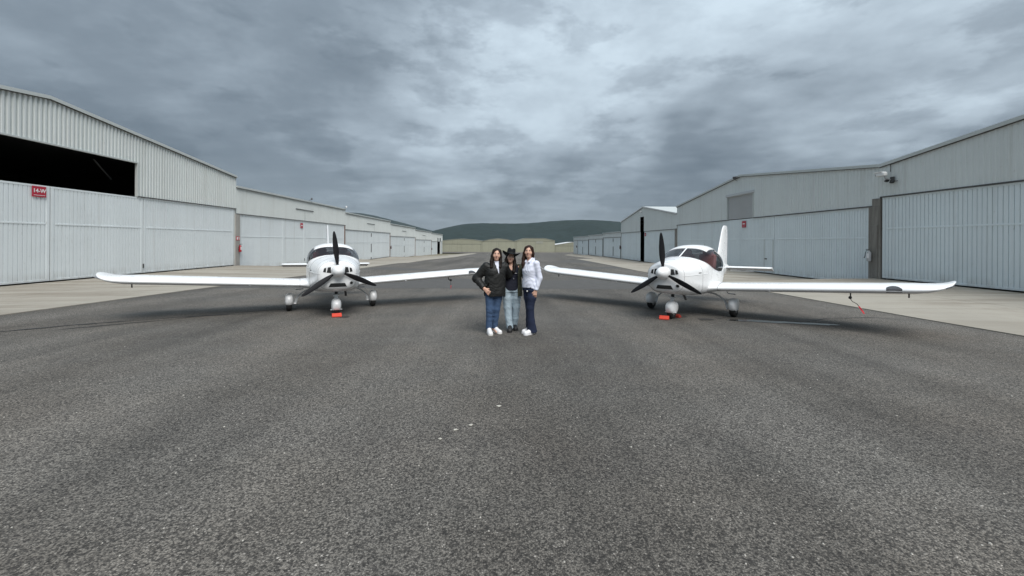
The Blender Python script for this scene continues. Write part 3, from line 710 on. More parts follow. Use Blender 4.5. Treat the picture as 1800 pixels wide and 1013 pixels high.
# pale concrete post between the first two left hangars
pp = MB().box(-0.26, 0.26, -0.15, 0.15, 0.0, 4.42, 0.012).build('concrete_post', 'pillar_pale'); pp.location = (XL - 0.10, 31.40, -0.83); pp.rotation_euler = (0, 0, PI / 2)
tag(pp, 'pale concrete post between the first two hangars on the left', 'post')
def extinguisher(side, y, z, label, tank='ext_red', small=False, out=0.13):
    x = (XL + out) if side == -1 else (XR - out)
    r = empty('fire_extinguisher', (x, y, z), PI / 2 if side == -1 else -PI / 2)
    R_ = 0.095; Hh = 0.50
    MB().lathe([(R_ * .7, 0), (R_ * .97, 0.012), (R_, 0.04), (R_, Hh - .07), (R_ * .85, Hh - .03), (R_ * .5, Hh), (R_ * .3, Hh + .02)], n=18).build('tank', tank, r, smooth=50)
    MB().lathe([(0.03, Hh + .02), (0.03, Hh + .075), (0.02, Hh + .08)], n=10).build('valve', 'steel', r, smooth=40)
    MB().box(-0.018, 0.018, -0.16, 0.03, Hh + .075, Hh + .092, 0.004).box(-0.015, 0.015, -0.15, 0.02, Hh + .105, Hh + .12, 0.004).build('handle', 'black_plastic', r)
    MB().tube([(-0.02, 0, Hh + .05), (-0.10, -0.01, Hh + .06), (-0.17, -0.02, Hh - .05), (-0.20, -0.02, Hh - .25), (-0.23, -0.03, Hh - .34)], [0.012, 0.012, 0.012, 0.014, 0.022], 8).build('hose', 'black_rubber', r, smooth=60)
    if not small: MB().add([(R_ * 1.012 * math.sin(a), -R_ * 1.012 * math.cos(a), zz) for zz in (0.16, 0.40) for a in [(-0.75 + 0.25 * k) for k in range(7)]],
             [(k, k + 1, k + 8, k + 7) for k in range(6)]).build('paper_label', 'sign_white', r)
    MB().box(-0.03, 0.03, 0.05, 0.16, 0.30, 0.36, 0.004).build('bracket', 'dark_trim', r)
    tag(r, label, 'extinguisher', 'fire extinguishers on the hangar fronts'); return r
extinguisher(-1, 31.5, 0.66, 'red fire extinguisher on the pale post between the first two left hangars', out=0.17)
extinguisher(1, 19.9, 0.66, 'pale silver fire extinguisher on the stained concrete pillar at right', 'ext_pale', out=0.22)
extinguisher(-1, 73.6, 0.15, 'fire extinguisher on the rusty post between the third and fourth left hangars', 'ext_dark', small=True, out=0.2)
extinguisher(-1, 116.4, -0.9, 'fire extinguisher far along the left row, before the last hangar', 'ext_dark', True, out=0.2)
extinguisher(1, 62.8, 0.5, 'dark fire extinguisher where the tall gabled hangar meets the low ones', 'ext_dark', True, out=0.2)
extinguisher(1, 99.6, 0.2, 'fire extinguisher on the last low hangar of the right row', 'ext_dark', True, out=0.2)
def floodlight(loc, rz, label, body='dark_trim', arm=True):
    r = empty('floodlight', loc, rz)
    MB().box(-0.14, 0.14, -0.22, -0.08, -0.03, 0.17, 0.02).build('housing', body, r)
    MB().box(-0.12, 0.12, -0.232, -0.218, -0.01, 0.15, 0.004).build('lens', 'light_lens' if body == 'dark_trim' else 'sign_white', r)
    MB().tube([(0, 0.15, -0.12), (0, -0.06, -0.02), (0, -0.12, 0.05)], 0.022, 7).build('arm', 'dark_trim', r)
    tag(r, label, 'floodlight', 'floodlights on the hangar roofs'); return r
floodlight((XL + 0.1, 42.9, 5.66 + 0.28), PI / 2 + 0.4, 'dark floodlight on the roof edge of the second left hangar')
floodlight((XL + 0.1, 52.4, 5.66 + 0.27), PI / 2 + 0.2, 'white floodlight at the roof step behind the left aircraft', 'cam_white')
floodlight((XR - 0.15, 31.7, 6.74), -PI / 2 + 0.7, 'dark floodlight under the peak of the gabled right hangar')
floodlight((XR - 0.05, 53.5, 5.66), -PI / 2, 'pale floodlight above the narrow black door gap on the right', 'cam_white')
# camera cluster on the right wall
def cctv(loc, rz, label):
    r = empty('security_camera', loc, rz); r.scale = (1.35, 1.35, 1.35)
    MB().box(-0.24, 0.10, -0.10, 0.06, 0.0, 0.145, 0.025).build('housing', 'cam_white', r)
    MB().box(-0.30, 0.02, -0.115, 0.075, 0.147, 0.165, 0.008).build('sun_shield', 'cam_white', r)
    MB().lathe([(0.055, -0.262), (0.055, -0.241)], 'X', (0, -0.02, 0.07), 16).build('lens', 'black_plastic', r)
    MB().tube([(0.04, -0.02, 0.0), (0.06, 0.0, -0.10), (0.10, 0.16, -0.14)], 0.025, 8).build('bracket', 'steel', r)
    MB().box(0.06, 0.20, 0.16, 0.21, -0.24, -0.04, 0.01).build('mount_plate', 'dark_trim', r)
    MB().tube([(0.05, 0.20, 0.16), (0.05, 0.20, 0.42), (0.8, 0.20, 0.53)][:3], 0.014, 6).build('conduit', 'dark_trim', r)
    tag(r, label, 'camera'); return r
cc = cctv((XR - 0.34, 19.0, 4.86), -PI / 2, 'white security camera on a bracket high on the nearest right hangar')
for k, (dy, dz_) in enumerate(((0.02, -0.20), (-0.24, -0.30))):
    sp = empty('wall_lamp', (XR - 0.20, 18.92 + dy, 4.83 + dz_), -PI / 2)
    MB().lathe([(0.045, -0.10), (0.07, 0.0), (0.05, 0.07)], 'X', (0, -0.04, 0), 14).build('head', 'black_plastic', sp, smooth=50)
    MB().tube([(0.04, -0.02, 0.02), (0.06, 0.16, 0.06)], 0.018, 6).build('arm', 'dark_trim', sp)
    tag(sp, ['small black lamp head just below the white security camera', 'lower black lamp head under the white security camera, nearer the right edge'][k], 'lamp', 'black lamp heads below the security camera')
# ------------------------------------------------------------------ light aircraft (local: x right wing, y forward, z up)
def pchip(xs, ys):
    """monotone-ish cubic interpolation"""
    xs = np.array(xs, float); ys = np.array(ys, float); o = np.argsort(xs); xs, ys = xs[o], ys[o]
    h = np.diff(xs); d = np.diff(ys) / h; m = np.zeros_like(ys); m[0], m[-1] = d[0], d[-1]
    for i in range(1, len(xs) - 1):
        m[i] = 0 if d[i - 1] * d[i] <= 0 else 2 * d[i - 1] * d[i] / (d[i - 1] + d[i])
    def f(x):
        x = min(max(x, xs[0]), xs[-1]); i = min(int(np.searchsorted(xs, x, side='right')) - 1, len(h) - 1); i = max(i, 0)
        t = (x - xs[i]) / h[i]
        return ((1 + 2 * t) * (1 - t) ** 2 * ys[i] + t * (1 - t) ** 2 * h[i] * m[i] + t * t * (3 - 2 * t) * ys[i + 1] + t * t * (t - 1) * h[i] * m[i + 1])
    return f
#        y      w     ztop   zbot   zmid  ntop  nbot
SEC = [(1.640, 0.250, 1.200, 0.745, 1.02, 2.1, 2.6),
       (1.632, 0.300, 1.225, 0.700, 1.02, 2.2, 2.8),
       (1.60, 0.360, 1.250, 0.648, 1.02, 2.2, 3.0),
       (1.54, 0.405, 1.268, 0.612, 1.01, 2.2, 3.4),
       (1.42, 0.445, 1.293, 0.580, 1.00, 2.2, 3.7),
       (1.20, 0.490, 1.325, 0.548, 0.98, 2.2, 4.0),
       (0.95, 0.528, 1.355, 0.525, 0.98, 2.2, 4.6),
       (0.72, 0.555, 1.385, 0.510, 1.02, 2.2, 5.0),
       (0.45, 0.585, 1.485, 0.500, 1.08, 2.45, 5.0),
       (0.15, 0.605, 1.600, 0.495, 1.14, 2.8, 5.0),
       (-0.15, 0.615, 1.665, 0.495, 1.17, 2.5, 5.0),
       (-0.40, 0.610, 1.672, 0.500, 1.18, 2.4, 4.6),
       (-0.75, 0.580, 1.615, 0.515, 1.14, 2.3, 4.0),
       (-1.10, 0.510, 1.485, 0.545, 1.07, 2.1, 2.8),
       (-1.50, 0.405, 1.335, 0.600, 1.01, 2.1, 2.6),
       (-2.10, 0.275, 1.215, 0.700, 0.98, 2.1, 2.4),
       (-2.80, 0.170, 1.150, 0.800, 0.98, 2.1, 2.2),
       (-3.40, 0.085, 1.115, 0.880, 1.00, 2.0, 2.0),
       (-3.62, 0.020, 1.085, 0.940, 1.01, 2.0, 2.0)]
_S = [pchip([s[0] for s in SEC], [s[k] for s in SEC]) for k in range(1, 7)]
@functools.lru_cache(None)
def sec_par(y): return [f(y) for f in _S]
def sec_pt(y, a):
    """a: 0 keel .. 1 crown, right side"""
    w_, zt, zb, zm, nt, nb = sec_par(round(y, 5))
    th = (a * 2 - 1) * PI / 2                        # -90..90 deg
    c, s = math.cos(th), math.sin(th)
    n = nt if s >= 0 else nb
    x = w_ * max(c, 0.0) ** (2 / n); z = zm + ((zt - zm) if s >= 0 else (zm - zb)) * (abs(s) ** (2 / n)) * (1 if s >= 0 else -1)
    return x, z
def a_for_z(y, z):
    lo, hi = 0.0, 1.0
    for _ in range(22):
        mid = (lo + hi) / 2
        if sec_pt(y, mid)[1] < z: lo = mid
        else: hi = mid
    return lo
def a_for_x_top(y, x):
    lo, hi = 0.55, 1.0
    for _ in range(22):
        mid = (lo + hi) / 2
        if sec_pt(y, mid)[0] > x: lo = mid
        else: hi = mid
    return lo
SILL = pchip([0.74, 0.70, 0.55, 0.30, 0.0, -0.25, -0.45, -0.62, -0.85, -1.05, -1.16], [1.40, 1.365, 1.255, 1.135, 1.055, 1.022, 1.02, 1.05, 1.18, 1.36, 1.48])
GY0, GY1 = 0.74, -1.16                                # windscreen foot, rear end of the canopy
ROOF_F, ROOF_R = 0.20, -0.78
def rings(ys):
    R_ = []
    for y in ys:
        if GY1 < y < GY0: a_s = min(a_for_z(y, SILL(y)), 0.9999)
        else: a_s = 1.0
        if ROOF_R - 1e-6 <= y <= ROOF_F + 1e-6:
            a_r = max(a_for_x_top(y, 0.455 - 0.14 * max(0, -(y + 0.3)) ), a_s)
        else: a_r = a_s + (1 - a_s) * 0.5
        A = [a_s * k / 26 for k in range(27)] + [a_s + (a_r - a_s) * k / 10 for k in range(1, 11)] + [a_r + (1 - a_r) * k / 6 for k in range(1, 7)]
        R_.append([(sec_pt(y, a)[0], y, sec_pt(y, a)[1]) for a in A])
    return R_
def shell(ys, k0, k1, mirror=True, off=0.0):
    R_ = rings(ys); mb = MB(); V = []; F = []; n = k1 - k0 + 1
    for sgn in ((1, -1) if mirror else (1,)):
        b = len(V)
        for r in R_: V += [(sgn * p[0], p[1], p[2]) for p in r[k0:k1 + 1]]
        for j in range(len(R_) - 1):
            for i in range(n - 1): F.append((b + j * n + i, b + j * n + i + 1, b + (j + 1) * n + i + 1, b + (j + 1) * n + i))
    import bmesh
    me = bpy.data.meshes.new('shell'); me.from_pydata(V, [], F); me.update()
    bm = bmesh.new(); bm.from_mesh(me); bmesh.ops.remove_doubles(bm, verts=bm.verts, dist=2e-4)
    bmesh.ops.dissolve_degenerate(bm, edges=bm.edges, dist=1e-5); bmesh.ops.recalc_face_normals(bm, faces=bm.faces); bm.to_mesh(me); bm.free()
    return me
def lsp(a, b, n): return [a + (b - a) * i / n for i in range(n + 1)]
def solidify(o, th):
    md = o.modifiers.new('thickness', 'SOLIDIFY'); md.thickness = th; md.offset = -1; return o
def airfoil(chord, th, n=18, camber=0.02):
    up = []; lo = []
    for i in range(n + 1):
        x = 0.5 * (1 - math.cos(PI * i / n)); yt = 5 * th * (0.2969 * math.sqrt(x) - 0.126 * x - 0.3516 * x * x + 0.2843 * x ** 3 - 0.1036 * x ** 4)
        yc = camber * 4 * x * (1 - x)
        up.append((-x * chord, (yc + yt) * chord)); lo.append((-x * chord, (yc - yt) * chord))
    return up + lo[-2:0:-1]                                  # closed loop
def foil_loft(stations, vertical=False):
    """stations: (span, le_y, z, chord, thickness, [dz twist]) -> closed mesh"""
    mb = MB(); V = []; F = []; n = None
    for s_, ly, z, ch, th in stations:
        pf = airfoil(ch, th, camber=0.0 if vertical else 0.018); n = len(pf)
        for dy, dz_ in pf: V.append((dz_, ly + dy, s_) if vertical else (s_, ly + dy, z + dz_))
    for j in range(len(stations) - 1):
        for i in range(n): F.append((j * n + i, j * n + (i + 1) % n, (j + 1) * n + (i + 1) % n, (j + 1) * n + i))
    F.append(tuple(range(n))); F.append(tuple((len(stations) - 1) * n + i for i in range(n))[::-1])
    return mb.add(V, F)
DIH = 0.058
def wing_z(x): return 0.655 + DIH * (abs(x) - 0.55)
LE = 0.43
def make_aircraft():
    root = empty('light_aircraft')
    ys_f = [1.640, 1.636, 1.630, 1.625, 1.61, 1.59, 1.56] + lsp(1.52, 0.76, 16) + lsp(0.74, ROOF_F, 14) + lsp(ROOF_F, ROOF_R, 20)[1:] + lsp(ROOF_R, GY1, 9)[1:] + lsp(-1.25, -3.62, 26)
    me = shell(ys_f, 0, 26)
    # close nose and tail
    import bmesh
    bm = bmesh.new(); bm.from_mesh(me)
    loops = [e for e in bm.edges if e.is_boundary and all(abs(v.co.y - 1.64) < 1e-3 or abs(v.co.y + 3.62) < 1e-3 for v in e.verts)]
    bmesh.ops.holes_fill(bm, edges=loops, sides=0); bmesh.ops.recalc_face_normals(bm, faces=bm.faces); bm.to_mesh(me); bm.free()
    body = link('fuselage', me, 'aircraft_white', root, smooth=38)
    ysg = [GY0] + lsp(0.735, ROOF_F, 16) + lsp(ROOF_F, ROOF_R, 20)[1:] + lsp(ROOF_R, -1.155, 10)[1:] + [GY1]
    canopy = link('canopy', shell(ysg, 26, 36), 'canopy_glass', root, smooth=60)
    # upper glass ahead of and behind the roof panel
    link('windscreen', shell([GY0] + lsp(0.735, ROOF_F, 16), 36, 42), 'canopy_glass', root, smooth=60)
    link('rear_window', shell(lsp(ROOF_R, -1.155, 10) + [GY1], 36, 42), 'canopy_glass', root, smooth=60)
    rp = link('roof_panel', shell(lsp(ROOF_F, ROOF_R, 20), 36, 42), 'aircraft_white', root, smooth=50)
    rp.scale = (1.004, 1.0, 1.0); rp.location = (0, 0, 0.006); solidify(rp, 0.018)
    # centre bar of the windscreen and the sill frames
    bar = [(0, y, sec_pt(y, 1.0)[1] + 0.004) for y in lsp(0.74, ROOF_F - 0.01, 10)]
    MB().tube(bar, 0.017, 8, flat=0.5).build('centre_bar', 'aircraft_white', root, smooth=60)
    for sg in (1, -1):
        fr = []
        for y in lsp(0.735, -1.15, 60):
            a = min(a_for_z(y, SILL(y)), 0.9999); p = sec_pt(y, a); fr.append((sg * (p[0] + 0.001), y, p[1]))
        MB().tube(fr, 0.0085, 6).build('canopy_frame', 'aircraft_white', canopy, smooth=60)
    hoop = []
    for a in lsp(0.42, 1.0, 24): p = sec_pt(-0.72, a); hoop.append((p[0] - 0.012, -0.72, p[1] - 0.012))
    for sg in (1, -1):
        MB().tube([(sg * p[0], p[1], p[2]) for p in hoop if p[2] > 1.04], 0.016, 7).build('roll_hoop', 'steel', canopy, smooth=60)
    # cockpit
    for sx in (-0.26, 0.26):
        st = empty('seat'); st.parent = root
        MB().box(sx - 0.21, sx + 0.21, -0.45, 0.05, 0.78, 0.92, 0.04).build('cushion', 'seat_red', st)
        bk = MB().box(sx - 0.21, sx + 0.21, -0.06, 0.06, 0.0, 0.58, 0.05).build('backrest', 'seat_red', st); bk.location = (0, -0.46, 0.88); bk.rotation_euler = (math.radians(14), 0, 0)
        hd = MB().box(sx - 0.13, sx + 0.13, -0.05, 0.05, 0, 0.15, 0.04).build('headrest', 'seat_red', st); hd.location = (0, -0.62, 1.40)
    MB().prism([(-0.50, 1.02), (-0.47, 1.24), (-0.25, 1.335), (0.25, 1.335), (0.47, 1.24), (0.50, 1.02)], 0.40, 0.58).build('instrument_panel', 'cockpit_dark', root)
    MB().box(-0.50, 0.50, -0.95, 0.55, 0.70, 0.74).build('cockpit_floor', 'cockpit_dark', root)
    MB().box(-0.44, 0.44, -0.98, -0.92, 0.72, 1.08, 0.02).build('rear_bulkhead', 'cockpit_dark', root)
    # engine cowl details
    for sg in (1, -1):
        cr = []                                           # cheek crease below the inlets
        for y in lsp(1.60, 0.55, 20): 
            p = sec_pt(y, a_for_z(y, 0.985 + 0.02 * (1.6 - y))); cr.append((sg * (p[0] + 0.001), y, p[1]))
        MB().tube(cr, 0.006, 6).build('cheek_strip', 'aircraft_white', body, smooth=60)
    def on_nose(x, z):                                    # forward-most y of the cowl at x, z
        lo, hi = 0.9, 1.64
        for _ in range(22):
            mid = round((lo + hi) / 2, 5); a = a_for_z(mid, z) if z > sec_par(round(mid, 5))[2] else 0.0
            ins = z > sec_par(round(mid, 5))[2] and z < sec_par(round(mid, 5))[1] and abs(x) < sec_pt(mid, a)[0]
            if ins: lo = mid
            else: hi = mid
        return lo
    def qpatch(name, q, mat, lift, parent, nu=8, nv=5):
        V = []
        for dep in (0.0, -0.06):
            for j in range(nv + 1):
                for i in range(nu + 1):
                    u, v_ = i / nu, j / nv
                    x = (q[0][0] * (1 - u) + q[1][0] * u) * (1 - v_) + (q[3][0] * (1 - u) + q[2][0] * u) * v_
                    z = (q[0][1] * (1 - u) + q[1][1] * u) * (1 - v_) + (q[3][1] * (1 - u) + q[2][1] * u) * v_
                    V.append((x, on_nose(x, z) + lift + dep, z))
        n = nu + 1; F = [(j * n + i, j * n + i + 1, (j + 1) * n + i + 1, (j + 1) * n + i) for j in range(nv) for i in range(nu)]
        b_ = n * (nv + 1); ring = [i for i in range(n)] + [j * n + nu for j in range(1, nv + 1)] + [nv * n + i for i in range(nu - 1, -1, -1)] + [j * n for j in range(nv - 1, 0, -1)]
        F += [(ring[k], b_ + ring[k], b_ + ring[(k + 1) % len(ring)], ring[(k + 1) % len(ring)]) for k in range(len(ring))]
        return MB().add(V, F).build(name, mat, parent)
    def disc(name, cx, cz, r, mat, lift, parent):
        V = [(cx, on_nose(cx, cz) + lift, cz)]; F = []; n = 16
        for k in (1, 2, 3):
            for i in range(n):
                t_ = 2 * PI * i / n; x, z = cx + r * k / 3 * math.cos(t_), cz + r * k / 3 * math.sin(t_); V.append((x, on_nose(x, z) + lift, z))
        for i in range(n): F.append((0, 1 + i, 1 + (i + 1) % n))
        for k in (0, 1):
            for i in range(n): F.append((1 + k * n + i, 1 + (k + 1) * n + i, 1 + (k + 1) * n + (i + 1) % n, 1 + k * n + (i + 1) % n))
        return MB().add(V, F).build(name, mat, parent)
    qpatch('oil_cooler_inlet', [(-0.185, 0.692), (0.185, 0.692), (0.145, 0.775), (-0.145, 0.775)], 'black_plastic', 0.005, body)
    hole = disc('duct_rim', -0.285, 0.765, 0.047, 'leg_white', 0.005, body)
    disc('duct_hole', -0.280, 0.772, 0.033, 'black_plastic', 0.009, hole)
    for sg in (1, -1):
        qpatch('air_inlet', [(sg * 0.14, 1.002), (sg * 0.228, 1.012), (sg * 0.205, 1.125), (sg * 0.145, 1.130)], 'black_plastic', 0.006, body)
        qpatch('air_inlet', [(sg * 0.245, 1.016), (sg * 0.300, 1.030), (sg * 0.278, 1.105), (sg * 0.236, 1.118)], 'black_plastic', 0.006, body)
    MB().tube([(-0.20, 1.05, 0.56), (-0.22, 0.98, 0.46), (-0.225, 0.95, 0.425)], 0.026, 10).build('exhaust_pipe', 'dark_trim', root, smooth=50)
    # cowl joint lines
    for y in (1.555, 0.80):
        ln = [(p[0] * 1.001, y, p[1]) for p in [sec_pt(y, a) for a in lsp(0.03, 1, 40)]]
        MB().tube([(x, yy, z) for x, yy, z in ln] + [(-x, yy, z) for x, yy, z in ln[::-1]], 0.0022, 4).build('panel_joint', 'dark_trim', body)
    # faint grey name lettering strip marks on the cowl side
    for sg in (-1, 1):
        for k in range(5):
            y = 0.98 - k * 0.026; z = 1.035; p = sec_pt(y, a_for_z(y, z))
            MB().box(sg * (p[0] - 0.004), sg * (p[0] + 0.0035), y - 0.010, y + 0.010, z - 0.011, z + 0.011 - 0.004 * (k % 2)).build('cowl_lettering', 'dark_trim', body)
    # propeller
    pr = empty('propeller'); pr.parent = root; pr.location = (0, 1.70, 1.045)
    MB().lathe([(0.134, -0.060), (0.137, -0.02), (0.136, 0.03), (0.128, 0.085), (0.110, 0.140), (0.083, 0.185), (0.048, 0.215), (0.015, 0.228)], 'Y', n=32).build('spinner', 'aircraft_white', pr, smooth=60)
    bl = MB(); V = []; F = []; st = [(0.09, 0.050, 0.036, 62), (0.16, 0.058, 0.030, 52), (0.26, 0.098, 0.023, 42), (0.40, 0.122, 0.017, 33), (0.55, 0.118, 0.013, 26), (0.70, 0.094, 0.010, 21), (0.80, 0.068, 0.007, 18), (0.855, 0.042, 0.005, 17), (0.877, 0.014, 0.003, 17)]
    for r, ch, th, tw in st:
        a = math.radians(tw * 0.62); n = 12
        for k in range(n):
            q = 2 * PI * k / n; u, v_ = ch / 2 * math.cos(q), th / 2 * math.sin(q) * 1.4
            V.append((u * math.cos(a) - v_ * math.sin(a), u * math.sin(a) + v_ * math.cos(a), r))
    for j in range(len(st) - 1):
        for k in range(12): F.append((j * 12 + k, j * 12 + (k + 1) % 12, (j + 1) * 12 + (k + 1) % 12, (j + 1) * 12 + k))
    F.append(tuple(range(12))); F.append(tuple(96 + k for k in range(12)))
    bme = bl.add(V, F).mesh('blade')
    for k in range(3):
        o = link('blade', bme, 'prop_black', pr, smooth=60); o.rotation_euler = (0, k * 2 * PI / 3, 0)
    # wings
    for sg in (1, -1):
        stn = [(sg * x, LE, wing_z(x), 1.26, 0.148) for x in (0.50, 0.72, 1.5, 2.5, 3.3, 3.75)]
        for x, ly, dz_, ch, th in ((3.95, LE - 0.010, 0.000, 1.235, 0.142), (4.10, LE - 0.035, 0.006, 1.18, 0.132), (4.22, LE - 0.085, 0.020, 1.08, 0.118), (4.32, LE - 0.165, 0.045, 0.93, 0.100), (4.39, LE - 0.26, 0.075, 0.75, 0.085), (4.43, LE - 0.36, 0.105, 0.55, 0.070), (4.455, LE - 0.47, 0.128, 0.30, 0.05)):
            stn.append((sg * x, ly, wing_z(x) + dz_, ch, th))
        wg = foil_loft(stn).build('wing', 'aircraft_white', root, smooth=50)
        fs = [(sg * x, LE + d, wing_z(x) + 0.004, 1.26 + d * 2.2, t_) for x, d, t_ in ((0.40, 0.11, 0.205), (0.54, 0.070, 0.185), (0.62, 0.030, 0.166), (0.70, 0.010, 0.156), (0.745, 0.006, 0.153))]
        foil_loft(fs).build('wing_root_fairing', 'aircraft_white', wg, smooth=50)
        jn = [(sg * 0.748, LE + dy * 1.004, wing_z(0.748) + dz_ * 1.03) for dy, dz_ in airfoil(1.262, 0.150)]
        MB().tube(jn + jn[:1], 0.003, 4).build('panel_joint', 'dark_trim', wg)
        MB().tube([(sg * 3.86, LE - 0.30, wing_z(3.86) - 0.06), (sg * 3.86, LE - 0.32, wing_z(3.86) - 0.15)], 0.012, 7).build('tie_down_ring', 'dark_trim', wg)
        MB().tube([(sg * 4.30, LE - 0.16, wing_z(4.30) + 0.03), (sg * 4.40, LE - 0.12, wing_z(4.3) + 0.085)], [0.012, 0.009], 8).build('position_light', 'steel', wg, smooth=50)
        if sg == -1:
            # landing light window let into the leading edge
            V = []; F = []; xs = lsp(3.55, 3.76, 14); nn = 9
            for i, x in enumerate(xs):
                u = (x - 3.55) / 0.21; hgt = math.sqrt(max(0.0, 1 - (2 * u - 0.9) ** 2 / 1.25)) if u < 0.93 else 0.35
                pf = airfoil(1.26, 0.152); up = pf[:8]; lo = [pf[-k] for k in range(1, 3)]
                for k in range(nn):
                    q = k / (nn - 1)
                    if q < 0.22: a, b_ = lo[1], pf[0]; tt = q / 0.22; p = (lo[1][0] * (1 - tt) + pf[0][0] * tt, lo[1][1] * (1 - tt) + pf[0][1] * tt)
                    else:
                        tt = (q - 0.22) / 0.78 * 3.3 * hgt; i0 = min(int(tt), 6); fr_ = tt - i0
                        p = (up[i0][0] * (1 - fr_) + up[i0 + 1][0] * fr_, up[i0][1] * (1 - fr_) + up[i0 + 1][1] * fr_)
                    V.append((sg * x, LE + p[0] + 0.004, wing_z(x) + p[1] * 1.02))
            for i in range(len(xs) - 1):
                for k in range(nn - 1): F.append((i * nn + k, i * nn + k + 1, (i + 1) * nn + k + 1, (i + 1) * nn + k))
            ll = MB().add(V, F).build('landing_light', 'light_lens', wg, smooth=60)
            # pitot tube under the wing
            MB().tube([(sg * 3.05, LE - 0.35, wing_z(3.05) - 0.06), (sg * 3.05, LE - 0.33, wing_z(3.05) - 0.145), (sg * 3.05, LE - 0.12, wing_z(3.05) - 0.15)], 0.011, 7).build('pitot_tube', 'dark_trim', wg)
        MB().tube([(sg * 1.75, LE + 0.006, wing_z(1.75) - 0.035), (sg * 1.75, LE + 0.012, wing_z(1.75) - 0.05)], 0.012, 7).build('stall_vane', 'steel', wg)
    # tail
    tz = 1.035
    tail = [(x, -2.62 - 0.06 * abs(x), tz, 0.50 - 0.05 * abs(x), 0.13) for x in (-1.19, -0.6, 0, 0.6, 1.19)]
    tail = [(-1.29, -2.84, tz, 0.26, 0.09), (-1.265, -2.75, tz, 0.38, 0.12)] + tail + [(1.265, -2.75, tz, 0.38, 0.12), (1.29, -2.84, tz, 0.26, 0.09)]
    tp = foil_loft(tail).build('tailplane', 'aircraft_white', root, smooth=50)
    for sg in (1, -1):
        V = []
        for x in (0.10, 1.27):
            for y, z in ((-3.10, 0.026), (-3.10, -0.026), (-3.36 + 0.02 * x, -0.098), (-3.37 + 0.02 * x, -0.090)): V.append((sg * x, y, tz + z))
        MB().add(V, [(0, 1, 2, 3), (4, 7, 6, 5), (0, 4, 5, 1), (1, 5, 6, 2), (2, 6, 7, 3), (3, 7, 4, 0)]).build('elevator', 'aircraft_white', tp)
    MB().box(-0.75, -0.12, -3.46, -3.38, tz - 0.128, tz - 0.122).build('trim_tab', 'aircraft_white', tp)
    fin = [(1.05, -2.25, 0, 1.25, 0.09), (1.35, -2.42, 0, 1.12, 0.09), (1.75, -2.68, 0, 0.90, 0.088), (2.05, -2.87, 0, 0.73, 0.085), (2.20, -2.98, 0, 0.61, 0.08), (2.27, -3.07, 0, 0.48, 0.07), (2.305, -3.17, 0, 0.32, 0.05)]
    fn = foil_loft(fin, True).build('fin', 'aircraft_white', root, smooth=50)
    MB().box(-0.028, 0.028, -3.24, -3.232, 1.12, 2.18).build('rudder_gap', 'dark_trim', fn)
    MB().tube([(0, -2.9, 0.83), (0, -2.95, 0.74), (0, -3.02, 0.70)], 0.014, 7).build('tail_skid', 'dark_trim', root)
    # undercarriage
    def pant(mb, cx, cy, cz, wd, lf, lr, ht):
        """teardrop wheel fairing, open below"""
        V = []; F = []; n = 22; st = lsp(-1, 1, 16)
        for u in st:
            y = cy + (lf * u if u > 0 else lr * u)
            k = math.sqrt(max(0.0, 1 - abs(u) ** 2.3)) if u > 0 else max(0.0, 1 - abs(u) ** 1.7) ** 0.75
            k = max(k, 0.02); zc_ = cz + 0.03 * (1 - k)
            for i in range(n):
                q = 2 * PI * i / n; c, s = math.cos(q), math.sin(q)
                V.append((cx + wd / 2 * k ** 0.7 * (abs(c) ** 0.72) * (1 if c > 0 else -1), y, max(zc_ + ht / 2 * k * (abs(s) ** 0.8) * (1 if s > 0 else -1), cz - ht * 0.36)))
        for j in range(len(st) - 1):
            for i in range(n): F.append((j * n + i, j * n + (i + 1) % n, (j + 1) * n + (i + 1) % n, (j + 1) * n + i))
        F.append(tuple(range(n))); F.append(tuple((len(st) - 1) * n + i for i in range(n)))
        return mb.add(V, F)
    def wheel(parent, cx, cy, r, wd):
        wh = MB().lathe([(r * .55, -wd * .42), (r * .82, -wd / 2), (r * .96, -wd * .38), (r, -wd * .12), (r, wd * .12), (r * .96, wd * .38), (r * .82, wd / 2), (r * .55, wd * .42)], 'X', (cx, cy, r), 28).build('wheel', 'black_rubber', parent, smooth=50)
        MB().lathe([(r * .52, -wd * .44), (r * .3, -wd * .5), (r * .3, wd * .5), (r * .52, wd * .44)], 'X', (cx, cy, r), 18).build('rim', 'steel', wh, smooth=40)
        return wh
    for sg in (1, -1):
        g = empty('main_gear'); g.parent = root
        path = [(sg * 0.42, -0.02, 0.53), (sg * 0.56, -0.02, 0.505), (sg * 0.68, -0.02, 0.452), (sg * 0.77, -0.02, 0.375), (sg * 0.825, -0.02, 0.29), (sg * 0.845, -0.02, 0.20), (sg * 0.85, -0.02, 0.165)]
        MB().tube(path, [0.05, 0.046, 0.042, 0.038, 0.034, 0.031, 0.03], 10, flat=0.42).build('spring_leg', 'leg_white', g, smooth=50)
        MB().tube([(sg * 0.84, -0.02, 0.175), (sg * 0.99, -0.02, 0.175)], 0.02, 8).build('axle', 'steel', g)
        pant(MB(), sg * 0.975, -0.02, 0.268, 0.205, 0.235, 0.36, 0.33).build('wheel_pant', 'aircraft_white', g, smooth=50)
        wheel(g, sg * 0.975, -0.02, 0.175, 0.13)
    g = empty('nose_gear'); g.parent = root
    MB().tube([(0, 1.11, 0.62), (0, 1.155, 0.44)], 0.034, 12).build('strut', 'black_plastic', g, smooth=50)
    MB().tube([(0, 1.15, 0.47), (0, 1.19, 0.33)], [0.036, 0.040], 12).box(-0.062, 0.062, 1.11, 1.19, 0.438, 0.452, 0.004).build('fork', 'leg_white', g, smooth=40)
    pant(MB(), 0, 1.20, 0.238, 0.215, 0.215, 0.32, 0.315).build('wheel_pant', 'aircraft_white', g, smooth=50)
    wheel(g, 0, 1.209, 0.160, 0.125)
